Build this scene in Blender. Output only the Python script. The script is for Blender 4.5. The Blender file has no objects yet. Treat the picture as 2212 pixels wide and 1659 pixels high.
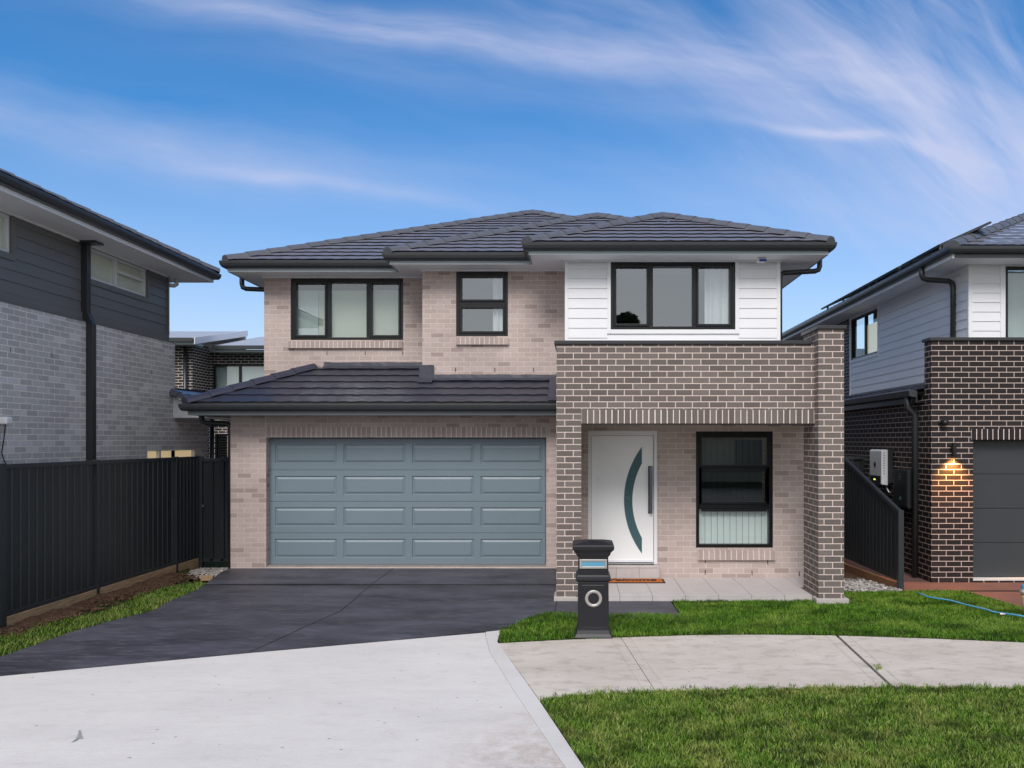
import bpy, bmesh, math, random
import numpy as np
from mathutils import Vector, Matrix
from mathutils.geometry import tessellate_polygon
random.seed(7); rng = np.random.default_rng(11)
scene = bpy.context.scene
COL = scene.collection
F, VX, VY, H = 1700.0, 1248.0, 952.0, 2.26          # focal length and vanishing point in a 2212 px wide frame, camera height
def PX(x, D): return (x-VX)*D/F
def PZ(y, D): return H-(y-VY)*D/F
def G(x, y, z=0.0):
    D = F*(H-z)/(y-VY); return (PX(x, D), D)

# ---------------------------------------------------------------- materials
def S(r, g, b):
    f = lambda c: (c/255/12.92) if c <= 10 else ((c/255+.055)/1.055)**2.4
    return (f(r), f(g), f(b), 1)
class NT:
    def __init__(s, name):
        s.m = bpy.data.materials.new(name); s.m.use_nodes = True
        s.t = s.m.node_tree; s.b = s.t.nodes['Principled BSDF']
    def n(s, typ, **kw):
        x = s.t.nodes.new(typ)
        for k, v in kw.items(): setattr(x, k, v)
        return x
    def l(s, a, b): s.t.links.new(a, b)
    def math(s, op, a, b=None, clamp=False):
        x = s.n('ShaderNodeMath', operation=op, use_clamp=clamp)
        for i, v in enumerate((a, b)):
            if v is None: continue
            if isinstance(v, (int, float)): x.inputs[i].default_value = v
            else: s.l(v, x.inputs[i])
        return x.outputs[0]
    def mix(s, fac, a, b, blend='MIX'):
        x = s.n('ShaderNodeMix', data_type='RGBA', blend_type=blend)
        for i, v in ((0, fac), (6, a), (7, b)):
            if isinstance(v, (int, float)): x.inputs[i].default_value = v
            elif isinstance(v, tuple): x.inputs[i].default_value = v
            else: s.l(v, x.inputs[i])
        return x.outputs[2]
    def noise(s, vec, scale, detail=4, rough=.55):
        x = s.n('ShaderNodeTexNoise'); x.inputs['Scale'].default_value = scale
        x.inputs['Detail'].default_value = detail; x.inputs['Roughness'].default_value = rough
        if vec is not None: s.l(vec, x.inputs['Vector'])
        return x.outputs['Fac']
    def ramp(s, fac, stops):
        x = s.n('ShaderNodeValToRGB'); e = x.color_ramp.elements
        while len(e) < len(stops): e.new(.5)
        for el, (p, c) in zip(e, stops): el.position = p; el.color = c if isinstance(c, tuple) else (c, c, c, 1)
        s.l(fac, x.inputs[0]); return x.outputs[0]
    def rng(s, v, a, b, c, d):
        x = s.n('ShaderNodeMapRange'); s.l(v, x.inputs[0])
        for i, q in enumerate((a, b, c, d)): x.inputs[i+1].default_value = q
        return x.outputs[0]
    def pos(s): return s.n('ShaderNodeNewGeometry').outputs['Position']
    def bump(s, h, strength=.3, dist=.01):
        x = s.n('ShaderNodeBump'); x.inputs['Strength'].default_value = strength; x.inputs['Distance'].default_value = dist
        s.l(h, x.inputs['Height']); s.l(x.outputs[0], s.b.inputs['Normal'])
    def scaled(s, v, sc):
        x = s.n('ShaderNodeMapping'); s.l(v, x.inputs[0]); x.inputs['Scale'].default_value = sc; return x.outputs[0]

def mat(name, col, rough=.5, metal=0, var=.12, vscale=3, fine=.0, fscale=120, bump=0, spec=.5, stretch=None, coat=0, ior=1.5):
    t = NT(name); p = t.pos()
    if stretch: p = t.scaled(p, stretch)
    c = t.mix(t.rng(t.noise(p, vscale, 5), .3, .7, 0, 1), tuple(x*(1-var) for x in col[:3])+(1,), tuple(min(1, x*(1+var)) for x in col[:3])+(1,))
    if fine:
        nf = t.noise(p, fscale, 2)
        c = t.mix(1.0, c, t.ramp(nf, [(.3, 1-fine), (.7, 1+fine)]), 'MULTIPLY')
        if bump: t.bump(nf, bump, .004)
    elif bump: t.bump(t.noise(p, fscale, 3), bump, .004)
    t.l(c, t.b.inputs['Base Color'])
    t.l(t.rng(t.noise(p, vscale*4, 3), .3, .7, max(0, rough-.03), min(1, rough+.03)), t.b.inputs['Roughness'])
    t.b.inputs['Metallic'].default_value = metal
    t.b.inputs['IOR'].default_value = ior
    if coat: t.b.inputs['Coat Weight'].default_value = coat; t.b.inputs['Coat Roughness'].default_value = .12; t.b.inputs['Coat IOR'].default_value = 1.6
    t.b.inputs['Specular IOR Level'].default_value = spec
    return t.m

def brick(name, c1, c2, mortar, x0=0., z0=0., odd=None, oddp=.12, bw=.24, rh=.086, ms=.0052, y0=0., off=.5, stain=.10, rough=.85):
    t = NT(name); g = t.n('ShaderNodeNewGeometry'); sp = t.n('ShaderNodeSeparateXYZ'); t.l(g.outputs['Position'], sp.inputs[0])
    sn = t.n('ShaderNodeSeparateXYZ'); t.l(g.outputs['True Normal'], sn.inputs[0])
    side = t.math('GREATER_THAN', t.math('ABSOLUTE', sn.outputs[0]), .6)
    u = t.math('ADD', t.math('MULTIPLY', t.math('SUBTRACT', 1., side), t.math('SUBTRACT', sp.outputs[0], x0-40*bw)),
               t.math('MULTIPLY', side, t.math('SUBTRACT', sp.outputs[1], y0-40*bw)))
    top = t.math('GREATER_THAN', t.math('ABSOLUTE', sn.outputs[2]), .6)
    v = t.math('ADD', t.math('SUBTRACT', sp.outputs[2], z0-40*rh), t.math('MULTIPLY', top, sp.outputs[1]))
    cv = t.n('ShaderNodeCombineXYZ'); t.l(u, cv.inputs[0]); t.l(v, cv.inputs[1])
    # slightly ragged joints
    nz = t.n('ShaderNodeTexNoise'); nz.inputs['Scale'].default_value = 38; nz.inputs['Detail'].default_value = 2; t.l(g.outputs['Position'], nz.inputs['Vector'])
    va = t.n('ShaderNodeVectorMath', operation='MULTIPLY_ADD'); t.l(nz.outputs['Color'], va.inputs[0]); va.inputs[1].default_value = (.005, .005, 0); t.l(cv.outputs[0], va.inputs[2])
    b = t.n('ShaderNodeTexBrick'); t.l(va.outputs[0], b.inputs['Vector']); b.offset = off; b.squash = 1
    for k, q in (('Scale', 1), ('Mortar Size', ms), ('Mortar Smooth', .15), ('Brick Width', bw), ('Row Height', rh), ('Bias', 0.)): b.inputs[k].default_value = q
    b.inputs['Color1'].default_value = (0, 0, 0, 1); b.inputs['Color2'].default_value = (1, 1, 1, 1); b.inputs['Mortar'].default_value = (.5, .5, .5, 1)
    c = t.mix(b.outputs['Color'], c1, c2)
    if odd:
        c = t.mix(t.math('GREATER_THAN', b.outputs['Color'], 1-oddp), c, odd)
    sp1 = t.noise(g.outputs['Position'], 90, 3, .7)
    c = t.mix(1., c, t.ramp(sp1, [(.28, .78), (.5, 1.), (.72, 1.12)]), 'MULTIPLY')
    mo = t.mix(t.noise(g.outputs['Position'], 14, 4), tuple(x*.82 for x in mortar[:3])+(1,), mortar)
    c = t.mix(b.outputs['Fac'], c, mo)
    st = t.noise(g.outputs['Position'], .9, 5, .6)
    c = t.mix(1., c, t.ramp(st, [(.3, 1-stain), (.7, 1+stain)]), 'MULTIPLY')
    t.l(c, t.b.inputs['Base Color']); t.b.inputs['Roughness'].default_value = rough; t.b.inputs['Specular IOR Level'].default_value = .3
    hgt = t.math('ADD', t.math('MULTIPLY', b.outputs['Fac'], -1.), t.math('MULTIPLY', sp1, .35))
    t.bump(hgt, .55, .006)
    return t.m
def island(name, cols, rough=.85, speck=.2, spec=.3, patch=None, thin=0, dark=None):
    """colour varies from piece to piece (bricks of a course, blades, stones)"""
    t = NT(name); g = t.n('ShaderNodeNewGeometry'); r = g.outputs['Random Per Island']
    n = len(cols); c = t.ramp(r, [(i/(n-1), q) for i, q in enumerate(cols)])
    if speck:
        sp1 = t.noise(g.outputs['Position'], 90, 3, .7); c = t.mix(1., c, t.ramp(sp1, [(.28, 1-speck), (.72, 1+speck)]), 'MULTIPLY')
    if patch:
        c = t.mix(t.rng(t.noise(g.outputs['Position'], patch[1], 5, .65), .47, .68, 0, patch[2]), c, patch[0])
    if dark:
        c = t.mix(t.rng(t.noise(t.scaled(g.outputs['Position'], (.8, 1.7, 1)), dark[1], 6, .7), .48, .62, 0, dark[2]), c, dark[0])
    t.l(c, t.b.inputs['Base Color']); t.b.inputs['Roughness'].default_value = rough; t.b.inputs['Specular IOR Level'].default_value = spec
    if thin:
        tl = t.n('ShaderNodeBsdfTranslucent'); t.l(c, tl.inputs[0]); mx = t.n('ShaderNodeMixShader'); mx.inputs[0].default_value = thin
        t.l(t.b.outputs[0], mx.inputs[1]); t.l(tl.outputs[0], mx.inputs[2]); t.l(mx.outputs[0], t.t.nodes['Material Output'].inputs[0])
    return t.m
def glass(name, tint=(.75, .8, .8), refl=.22, rough=.0):
    t = NT(name); tr = t.n('ShaderNodeBsdfTransparent'); tr.inputs[0].default_value = tint+(1,)
    gl = t.n('ShaderNodeBsdfGlossy'); gl.inputs['Roughness'].default_value = rough; gl.inputs[0].default_value = (.92, .95, .97, 1)
    nz = t.n('ShaderNodeBump'); nz.inputs['Strength'].default_value = .04; nz.inputs['Distance'].default_value = .004; t.l(t.noise(t.pos(), 1.7, 1), nz.inputs['Height']); t.l(nz.outputs[0], gl.inputs['Normal'])
    fr = t.n('ShaderNodeFresnel'); fr.inputs[0].default_value = 1.5
    fac = t.math('MULTIPLY', t.math('ADD', t.math('MULTIPLY', fr.outputs[0], .9), refl, True), t.math('SUBTRACT', 1., t.n('ShaderNodeNewGeometry').outputs['Backfacing']))
    mx = t.n('ShaderNodeMixShader'); t.l(fac, mx.inputs[0]); t.l(tr.outputs[0], mx.inputs[1]); t.l(gl.outputs[0], mx.inputs[2])
    t.l(mx.outputs[0], t.n('ShaderNodeOutputMaterial').inputs[0]); t.t.nodes.remove(t.t.nodes['Material Output'])
    return t.m
def emit(name, col, e, base=None):
    t = NT(name); t.b.inputs['Base Color'].default_value = base or col; t.b.inputs['Emission Color'].default_value = col; t.b.inputs['Emission Strength'].default_value = e; return t.m
def concrete(name, col, stain, tint, rough=.8, dirt=.25, streak=(1, 1, 1), spots=True, rust=None):
    t = NT(name); p = t.pos(); ps = t.scaled(p, streak)
    n1 = t.noise(ps, .8, 6, .62); n2 = t.noise(ps, 4.5, 6, .7); n3 = t.noise(p, 140, 2)
    c = t.mix(t.rng(n1, .35, .68, 0, 1), col, stain)
    c = t.mix(t.math('MULTIPLY', t.rng(n2, .5, .72, 0, 1), dirt), c, tint)
    n4 = t.noise(t.scaled(p, (9, 95, 1)), 1., 3, .6); c = t.mix(1., c, t.ramp(n4, [(.3, .95), (.7, 1.04)]), 'MULTIPLY')
    c = t.mix(1., c, t.ramp(n3, [(.25, .86), (.5, 1.), (.8, 1.1)]), 'MULTIPLY')
    if spots:
        v = t.n('ShaderNodeTexVoronoi'); v.inputs['Scale'].default_value = 4.6; t.l(t.scaled(p, (1, 1.4, 1)), v.inputs['Vector'])
        c = t.mix(t.math('MULTIPLY', t.math('LESS_THAN', v.outputs['Distance'], .06), .75), c, tuple(x*.25 for x in col[:3])+(1,))
    if rust:   # brown soil wash spreading from one corner
        dv = t.n('ShaderNodeVectorMath', operation='DISTANCE'); t.l(t.scaled(p, (1, .8, 0)), dv.inputs[0]); dv.inputs[1].default_value = (rust[0], rust[1]*.8, 0)
        c = t.mix(t.math('MULTIPLY', t.rng(dv.outputs['Value'], .1, 1.3, 1, 0), t.rng(t.noise(p, 7, 6, .7), .32, .66, .0, .75)), c, rust[2])
    t.l(c, t.b.inputs['Base Color']); t.l(t.rng(n2, .3, .7, rough-.1, min(1, rough+.1)), t.b.inputs['Roughness']); t.b.inputs['Specular IOR Level'].default_value = .35
    t.bump(t.math('ADD', n3, t.math('MULTIPLY', n2, .6)), .25, .004)
    return t.m

M = {}
M['pale'] = brick('pale_brick', S(178, 161, 154), S(191, 175, 169), S(219, 205, 198), x0=-6.0, z0=.07, odd=S(163, 146, 140), oddp=.1, ms=.0048)
M['taupe'] = brick('taupe_brick', S(99, 91, 87), S(119, 110, 105), S(224, 206, 197), x0=-.30, z0=.06, y0=10.92, ms=.0062, stain=.06)
M['dark_brick'] = brick('dark_brick', S(34, 28, 29), S(46, 38, 38), S(204, 184, 174), x0=5.63, z0=.0, y0=12.5, ms=.0058, stain=.05, rough=.6)
M['grey_brick'] = brick('grey_brick', S(178, 176, 176), S(202, 200, 199), S(255, 247, 238), x0=.1, z0=.03, y0=8.3, odd=S(212, 210, 210), stain=.08, rough=.55, ms=.0058)
M['back_brick'] = brick('back_brick', S(52, 47, 47), S(68, 62, 60), S(236, 226, 218), x0=-11.7, z0=.0, y0=24, ms=.0075, stain=.05)
M['taupe_unit'] = island('taupe_brick_unit', [S(97, 90, 86), S(110, 102, 97), S(119, 110, 105)])
M['pale_unit'] = island('pale_brick_unit', [S(163, 147, 141), S(172, 156, 150), S(180, 164, 158)])
M['dark_unit'] = island('dark_brick_unit', [S(34, 28, 29), S(46, 38, 38)], rough=.6)
M['mortar'] = mat('mortar', S(232, 214, 206), .9, var=.06, fine=.06)
M['pale_mortar'] = mat('pale_mortar', S(224, 210, 204), .9, var=.06, fine=.06)
M['white_board'] = mat('white_weatherboard', S(228, 228, 230), .55, var=.02, vscale=1.5)
M['charcoal_board'] = mat('charcoal_weatherboard', S(106, 106, 105), .45, var=.04, vscale=1.5)
M['white_trim'] = mat('white_trim', S(230, 230, 231), .5, var=.015)
M['soffit'] = mat('soffit_sheet', S(238, 238, 239), .65, var=.015)
M['fascia'] = mat('fascia_pale_grey', S(160, 170, 174), .45, var=.03)
M['garage_fascia'] = mat('fascia_grey', S(112, 120, 122), .45, var=.03)
M['gutter'] = mat('gutter_steel', S(46, 49, 52), .32, var=.05, spec=.6)
M['coping'] = mat('coping_steel', S(50, 50, 52), .4, var=.05)
M['black_frame'] = mat('black_aluminium', S(17, 19, 22), .35, var=.05, spec=.4)
M['white_frame'] = mat('white_aluminium', S(215, 217, 218), .35, var=.02)
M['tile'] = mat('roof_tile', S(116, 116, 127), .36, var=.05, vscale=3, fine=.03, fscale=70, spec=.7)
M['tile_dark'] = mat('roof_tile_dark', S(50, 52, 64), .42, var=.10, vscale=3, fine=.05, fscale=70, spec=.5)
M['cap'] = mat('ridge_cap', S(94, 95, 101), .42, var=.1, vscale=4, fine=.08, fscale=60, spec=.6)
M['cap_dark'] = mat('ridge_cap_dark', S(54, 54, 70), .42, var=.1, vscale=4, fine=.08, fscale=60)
M['lead'] = mat('lead_flashing', S(54, 56, 68), .5, var=.2, vscale=9, bump=.6, fscale=14)
M['metal_roof'] = mat('metal_roof', S(176, 180, 188), .4, var=.06, spec=.5)
M['garage'] = mat('garage_door_steel', S(114, 129, 138), .45, var=.03, vscale=1.2, fine=.05, fscale=260, bump=.08)
M['dark_garage'] = mat('charcoal_garage_door', S(56, 60, 63), .45, var=.04, fine=.05, fscale=200, bump=.06)
M['door'] = mat('door_white', S(242, 243, 243), .4, var=.012)
M['door_glass'] = mat('frosted_door_glass', S(70, 100, 106), .25, var=.02, spec=.5)
M['chrome'] = mat('chrome', S(185, 185, 188), .14, metal=1, var=.03)
M['fence'] = mat('charcoal_fence_steel', S(38, 43, 46), .42, var=.07, vscale=1.5, stretch=(1, 1, .3))
M['post'] = mat('charcoal_fence_post', S(46, 51, 55), .42, var=.06)
M['sleeper'] = mat('timber_sleeper', S(164, 136, 104), .85, var=.28, vscale=7, fine=.15, fscale=60, stretch=(6, .7, 6), bump=.4)
M['sleeper_brown'] = mat('brown_timber_sleeper', S(134, 96, 64), .85, var=.28, vscale=7, fine=.15, fscale=60, stretch=(6, .7, 6), bump=.4)
M['soil'] = mat('soil', S(86, 66, 52), .95, var=.4, vscale=14, fine=.35, fscale=60, bump=1., spec=.1)
M['turf'] = mat('turf_soil', S(52, 60, 30), .95, var=.3, vscale=9, fine=.3, fscale=90, spec=.1)
M['drive'] = concrete('charcoal_concrete', S(54, 54, 60), S(84, 84, 94), S(126, 122, 123), rough=.58, dirt=.42, streak=(.8, 2.6, 1), spots=False)
M['brown_drive'] = concrete('brown_concrete', S(112, 82, 76), S(96, 76, 76), S(140, 104, 92), rough=.6, dirt=.3, spots=False)
M['light'] = concrete('light_concrete', S(220, 215, 209), S(210, 205, 200), S(182, 170, 160), rough=.8, dirt=.28, streak=(.7, 1.8, 1), rust=(.03, 5.35, S(150, 116, 92)))
M['kerb'] = concrete('kerb_concrete', S(216, 211, 206), S(205, 201, 196), S(186, 176, 168), rough=.8, dirt=.2, spots=False)
M['path'] = concrete('footpath_concrete', S(210, 200, 188), S(190, 179, 166), S(136, 120, 104), rough=.85, dirt=.55, streak=(.8, 1.5, 1))
M['plinth'] = concrete('plinth_concrete', S(182, 176, 170), S(170, 164, 158), S(150, 142, 134), spots=False)
M['threshold'] = concrete('grey_threshold', S(136, 134, 130), S(124, 122, 118), S(112, 108, 104), spots=False)
M['joint'] = mat('joint_filler', S(46, 42, 38), .95, var=.2, vscale=20)
M['tilefloor'] = concrete('porcelain_tile', S(196, 190, 188), S(184, 178, 176), S(168, 163, 160), rough=.5, dirt=.25, spots=False)
M['grout'] = mat('grout', S(98, 92, 88), .9)
M['mbox'] = mat('letterbox_paint', S(25, 26, 32), .42, var=.08, vscale=8, bump=.12, fscale=160)
M['mgrey'] = mat('letterbox_trim', S(172, 168, 164), .35, var=.06, metal=.35)
M['mblue'] = mat('letterbox_slot_film', S(92, 150, 178), .3, var=.06)
M['coir'] = mat('coir_mat', S(180, 106, 58), .98, var=.15, vscale=20, fine=.3, fscale=200, bump=.6, spec=.1)
M['rubber'] = mat('black_rubber', S(26, 26, 27), .8)
M['ink'] = mat('mat_lettering', S(52, 34, 26), .95)
M['blind'] = mat('blind_fabric', S(226, 225, 210), .9, var=.02)
M['blind_cool'] = mat('blind_fabric_cool', S(226, 235, 235), .9, var=.03)
M['curtain'] = mat('sheer_curtain', S(222, 224, 226), .9, var=.04, vscale=10, stretch=(6, 1, .2))
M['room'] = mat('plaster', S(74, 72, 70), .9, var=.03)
M['glass'] = glass('window_glass', (.82, .85, .84), .14)
M['glass_mirror'] = glass('window_glass_reflective', (.88, .9, .9), .22)
M['glass_dark'] = glass('window_glass_dark', (.56, .58, .57), .17)
M['glass_clear'] = glass('window_glass_clear', (.95, .97, .96), .03)
M['lamp_black'] = mat('lamp_black', S(24, 24, 26), .4)
M['hose'] = mat('blue_hose', S(70, 150, 190), .4, var=.08)
M['blue'] = mat('blue_lens', S(46, 72, 170), .25)
M['inv_white'] = mat('inverter_white', S(206, 208, 212), .4, var=.03)
M['inv_dark'] = mat('inverter_dark', S(46, 48, 52), .5)
M['emblem'] = mat('emblem_green', S(64, 104, 92), .5)
M['solar'] = mat('solar_glass', S(28, 32, 44), .15, spec=.7)
M['alu'] = mat('aluminium', S(190, 192, 196), .35, metal=.8)
M['pebble'] = island('pebbles', [S(74, 70, 69), S(146, 140, 136), S(190, 184, 178), S(112, 106, 101), S(208, 203, 198)], rough=.8, speck=.12)
M['grass_near'] = island('grass_blades', [S(48, 82, 14), S(88, 134, 28), S(140, 178, 60), S(66, 108, 20), S(186, 198, 110), S(106, 152, 40)], rough=.5, speck=0, patch=(S(196, 190, 112), 2.6, .5), thin=.35, dark=(S(36, 62, 10), 2.6, .7))
M['grass_far'] = island('grass_blades_lush', [S(50, 92, 14), S(84, 134, 28), S(128, 174, 50), S(62, 108, 18), S(150, 184, 76)], rough=.5, speck=0, patch=(S(170, 190, 86), 1.3, .5), thin=.35, dark=(S(34, 64, 8), 1.7, .75))
M['grass_left'] = island('grass_blades_left', [S(44, 74, 18), S(76, 108, 30), S(118, 142, 54), S(58, 88, 22)], rough=.6, speck=0, patch=(S(150, 150, 84), 2.2, .5))
M['bark'] = mat('bark', S(92, 76, 62), .95, var=.3, vscale=6, fine=.3)
M['leaf'] = island('leaves', [S(34, 48, 24), S(52, 70, 34), S(70, 88, 44)], rough=.6, speck=0)
M['asphalt'] = concrete('asphalt', S(74, 74, 76), S(66, 66, 68), S(88, 86, 84), rough=.9, spots=False)
M['warm_window'] = emit('warm_lit_blind', S(255, 222, 172), .28, S(232, 208, 168))
M['bulb'] = emit('lamp_bulb', S(255, 200, 110), 30)

# ---------------------------------------------------------------- mesh building
ORG = {}
class MB:
    def __init__(s): s.v = []; s.f = []
    def add(s, vs, fs):
        o = len(s.v); s.v += [tuple(p) for p in vs]; s.f += [tuple(i+o for i in f) for f in fs]
    def box(s, x0, x1, y0, y1, z0, z1):
        s.add([(x0,y0,z0),(x1,y0,z0),(x1,y1,z0),(x0,y1,z0),(x0,y0,z1),(x1,y0,z1),(x1,y1,z1),(x0,y1,z1)],
              [(0,3,2,1),(4,5,6,7),(0,1,5,4),(1,2,6,5),(2,3,7,6),(3,0,4,7)]); return s
    def quad(s, *p): s.add(p, [tuple(range(len(p)))]); return s
    def prism(s, pts, n):
        """extrude the 3D polygon by vector n"""
        k = len(pts); n = Vector(n); q = [Vector(p) for p in pts]
        tri = tessellate_polygon([q])
        s.add(q+[p+n for p in q], [tuple(t) for t in tri]+[tuple(i+k for i in reversed(t)) for t in tri]+[(i, (i+1) % k, (i+1) % k+k, i+k) for i in range(k)]); return s
    def sheet(s, pts, z, th=.0):
        z = z if callable(z) else (lambda x, y, zz=z: zz)
        q = [Vector((x, y, z(x, y))) for x, y in pts]; s.add(q, [tuple(t) for t in tessellate_polygon([[Vector((p.x, p.y, 0)) for p in q]])])
        if th:
            k = len(q); s.add(q+[p-Vector((0, 0, th)) for p in q], [(i, (i+1) % k, (i+1) % k+k, i+k) for i in range(k)])
        return s
    def tube(s, pts, r, n=10, cap=True):
        pts = [Vector(p) for p in pts]; rs = r if isinstance(r, (list, tuple)) else [r]*len(pts)
        rings = []; up = None
        for i, p in enumerate(pts):
            a = pts[max(0, i-1)]; b = pts[min(len(pts)-1, i+1)]; d = (b-a).normalized()
            if up is None:
                up = Vector((0, 0, 1)) if abs(d.z) < .9 else Vector((1, 0, 0))
            e1 = d.cross(up).normalized(); e2 = e1.cross(d).normalized(); up = e2
            rings.append([p+(e1*math.cos(2*math.pi*k/n)+e2*math.sin(2*math.pi*k/n))*rs[i] for k in range(n)])
        o = []; fs = []
        for i, rg in enumerate(rings):
            o += rg
            if i: fs += [((i-1)*n+k, (i-1)*n+(k+1) % n, i*n+(k+1) % n, i*n+k) for k in range(n)]
        if cap: fs += [tuple(range(n)), tuple(reversed(range((len(rings)-1)*n, len(rings)*n)))]
        s.add(o, fs); return s
    def lathe(s, c, axis, prof, n=24):
        """prof: (radius, along axis)"""
        ax = Vector(axis).normalized(); e1 = ax.orthogonal().normalized(); e2 = ax.cross(e1); c = Vector(c); o = []; fs = []
        for i, (r, h) in enumerate(prof):
            o += [c+ax*h+(e1*math.cos(2*math.pi*k/n)+e2*math.sin(2*math.pi*k/n))*r for k in range(n)]
            if i: fs += [((i-1)*n+k, (i-1)*n+(k+1) % n, i*n+(k+1) % n, i*n+k) for k in range(n)]
        s.add(o, fs); return s
    def loft(s, cx, cy, prof):
        """square sections (half width, z)"""
        o = []; fs = []
        for i, (w, z) in enumerate(prof):
            o += [(cx-w, cy-w, z), (cx+w, cy-w, z), (cx+w, cy+w, z), (cx-w, cy+w, z)]
            if i: fs += [((i-1)*4+k, (i-1)*4+(k+1) % 4, i*4+(k+1) % 4, i*4+k) for k in range(4)]
        n = (len(prof)-1)*4; fs += [(3, 2, 1, 0), (n, n+1, n+2, n+3)]; s.add(o, fs); return s
    def sweep(s, path, prof, z):
        """profile (outward, dz) along a plan path; outward is the right-hand side of travel"""
        P = [Vector(p) for p in path]; o = []; fs = []; k = len(prof)
        for i, p in enumerate(P):
            d1 = (P[i]-P[i-1]).normalized() if i else None; d2 = (P[i+1]-P[i]).normalized() if i < len(P)-1 else None
            n1 = Vector((d1.y, -d1.x)) if d1 else None; n2 = Vector((d2.y, -d2.x)) if d2 else None
            if n1 is None: m = n2
            elif n2 is None: m = n1
            else: m = (n1+n2); m = m/(m.dot(n1))
            o += [(p.x+m.x*a, p.y+m.y*a, z+b) for a, b in prof]
            if i: fs += [((i-1)*k+j, (i-1)*k+(j+1) % k, i*k+(j+1) % k, i*k+j) for j in range(k)]
        fs += [tuple(range(k)), tuple(reversed(range((len(P)-1)*k, len(P)*k)))]
        s.add(o, fs); return s
    def build(s, name, m, parent=None, bevel=0, smooth=False, recalc=True, at=None):
        o0 = Vector(at) if at is not None else (ORG.get(parent.as_pointer(), Vector()) if parent else Vector())
        me = bpy.data.meshes.new(name); me.from_pydata([(x-o0.x, y-o0.y, z-o0.z) for x, y, z in s.v], [], s.f)
        if recalc or bevel:
            bm = bmesh.new(); bm.from_mesh(me); bmesh.ops.dissolve_degenerate(bm, dist=1e-6, edges=bm.edges)
            bmesh.ops.recalc_face_normals(bm, faces=bm.faces); bm.to_mesh(me); bm.free()
        if smooth:
            for p in me.polygons: p.use_smooth = True
        me.materials.append(m)
        ob = bpy.data.objects.new(name, me); COL.objects.link(ob)
        if parent: ob.parent = parent
        elif at is not None: ob.location = o0
        ORG[ob.as_pointer()] = o0.copy()
        if bevel:
            md = ob.modifiers.new('bevel', 'BEVEL'); md.width = bevel; md.segments = 2; md.limit_method = 'ANGLE'; md.angle_limit = math.radians(40)
        return ob
def thing(name, label, cat, loc, group=None):
    o = bpy.data.objects.new(name, None); COL.objects.link(o); o.location = loc; o.empty_display_size = .2
    o['label'] = label; o['category'] = cat
    if group: o['group'] = group
    ORG[o.as_pointer()] = Vector(loc); return o
def tag(o, label, cat, kind=None, group=None):
    if label: o['label'] = label
    if cat: o['category'] = cat
    if kind: o['kind'] = kind
    if group: o['group'] = group
    return o
def struct(o, label=None, cat=None): return tag(o, label, cat, 'structure')

def cells(a0, a1, z0, z1, holes):
    xs = sorted({a0, a1, *[min(max(h[i], a0), a1) for h in holes for i in (0, 1)]}); zs = sorted({z0, z1, *[min(max(h[i], z0), z1) for h in holes for i in (2, 3)]})
    for i in range(len(xs)-1):
        for j in range(len(zs)-1):
            cx, cz = (xs[i]+xs[i+1])/2, (zs[j]+zs[j+1])/2
            if not any(h[0] < cx < h[1] and h[2] < cz < h[3] for h in holes): yield xs[i], xs[i+1], zs[j], zs[j+1]
def wall_y(mb, x0, x1, z0, z1, y, th=.12, holes=()):
    """wall facing the street: front sheet, back sheet, ends and reveals"""
    for a, b, c, d in cells(x0, x1, z0, z1, holes):
        mb.quad((a, y, c), (b, y, c), (b, y, d), (a, y, d)); mb.quad((a, y+th, c), (a, y+th, d), (b, y+th, d), (b, y+th, c))
    for a, b, c, d in list(holes)+[(x0, x1, z0, z1)]:
        mb.quad((a, y, c), (a, y+th, c), (a, y+th, d), (a, y, d)); mb.quad((b, y, c), (b, y+th, c), (b, y+th, d), (b, y, d))
        mb.quad((a, y, d), (b, y, d), (b, y+th, d), (a, y+th, d)); mb.quad((a, y, c), (b, y, c), (b, y+th, c), (a, y+th, c))
def wall_x(mb, y0, y1, z0, z1, x, th=.12, holes=()):
    for a, b, c, d in cells(y0, y1, z0, z1, holes):
        mb.quad((x, a, c), (x, b, c), (x, b, d), (x, a, d)); mb.quad((x+th, a, c), (x+th, a, d), (x+th, b, d), (x+th, b, c))
    for a, b, c, d in list(holes)+[(y0, y1, z0, z1)]:
        mb.quad((x, a, c), (x+th, a, c), (x+th, a, d), (x, a, d)); mb.quad((x, b, c), (x+th, b, c), (x+th, b, d), (x, b, d))
        mb.quad((x, a, d), (x, b, d), (x+th, b, d), (x+th, a, d)); mb.quad((x, a, c), (x, b, c), (x+th, b, c), (x+th, a, c))
def boards_y(mb, x0, x1, z0, z1, y, pitch, proud=.013):
    z = z0
    while z < z1-1e-4:
        t = min(z+pitch, z1)
        mb.add([(x0, y-proud, z), (x1, y-proud, z), (x1, y-.001, t), (x0, y-.001, t), (x0, y, z), (x1, y, z)], [(0, 1, 2, 3), (0, 4, 5, 1)]); z = t
def boards_x(mb, y0, y1, z0, z1, x, pitch, sgn, proud=.013):
    z = z0
    while z < z1-1e-4:
        t = min(z+pitch, z1)
        mb.add([(x+sgn*proud, y0, z), (x+sgn*proud, y1, z), (x+sgn*.001, y1, t), (x+sgn*.001, y0, t), (x, y0, z), (x, y1, z)], [(0, 1, 2, 3), (0, 4, 5, 1)]); z = t
def rect_frame(mb, x0, x1, z0, z1, y0, y1, w):
    mb.box(x0, x0+w, y0, y1, z0, z1); mb.box(x1-w, x1, y0, y1, z0, z1); mb.box(x0+w, x1-w, y0, y1, z0, z0+w); mb.box(x0+w, x1-w, y0, y1, z1-w, z1)
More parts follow.
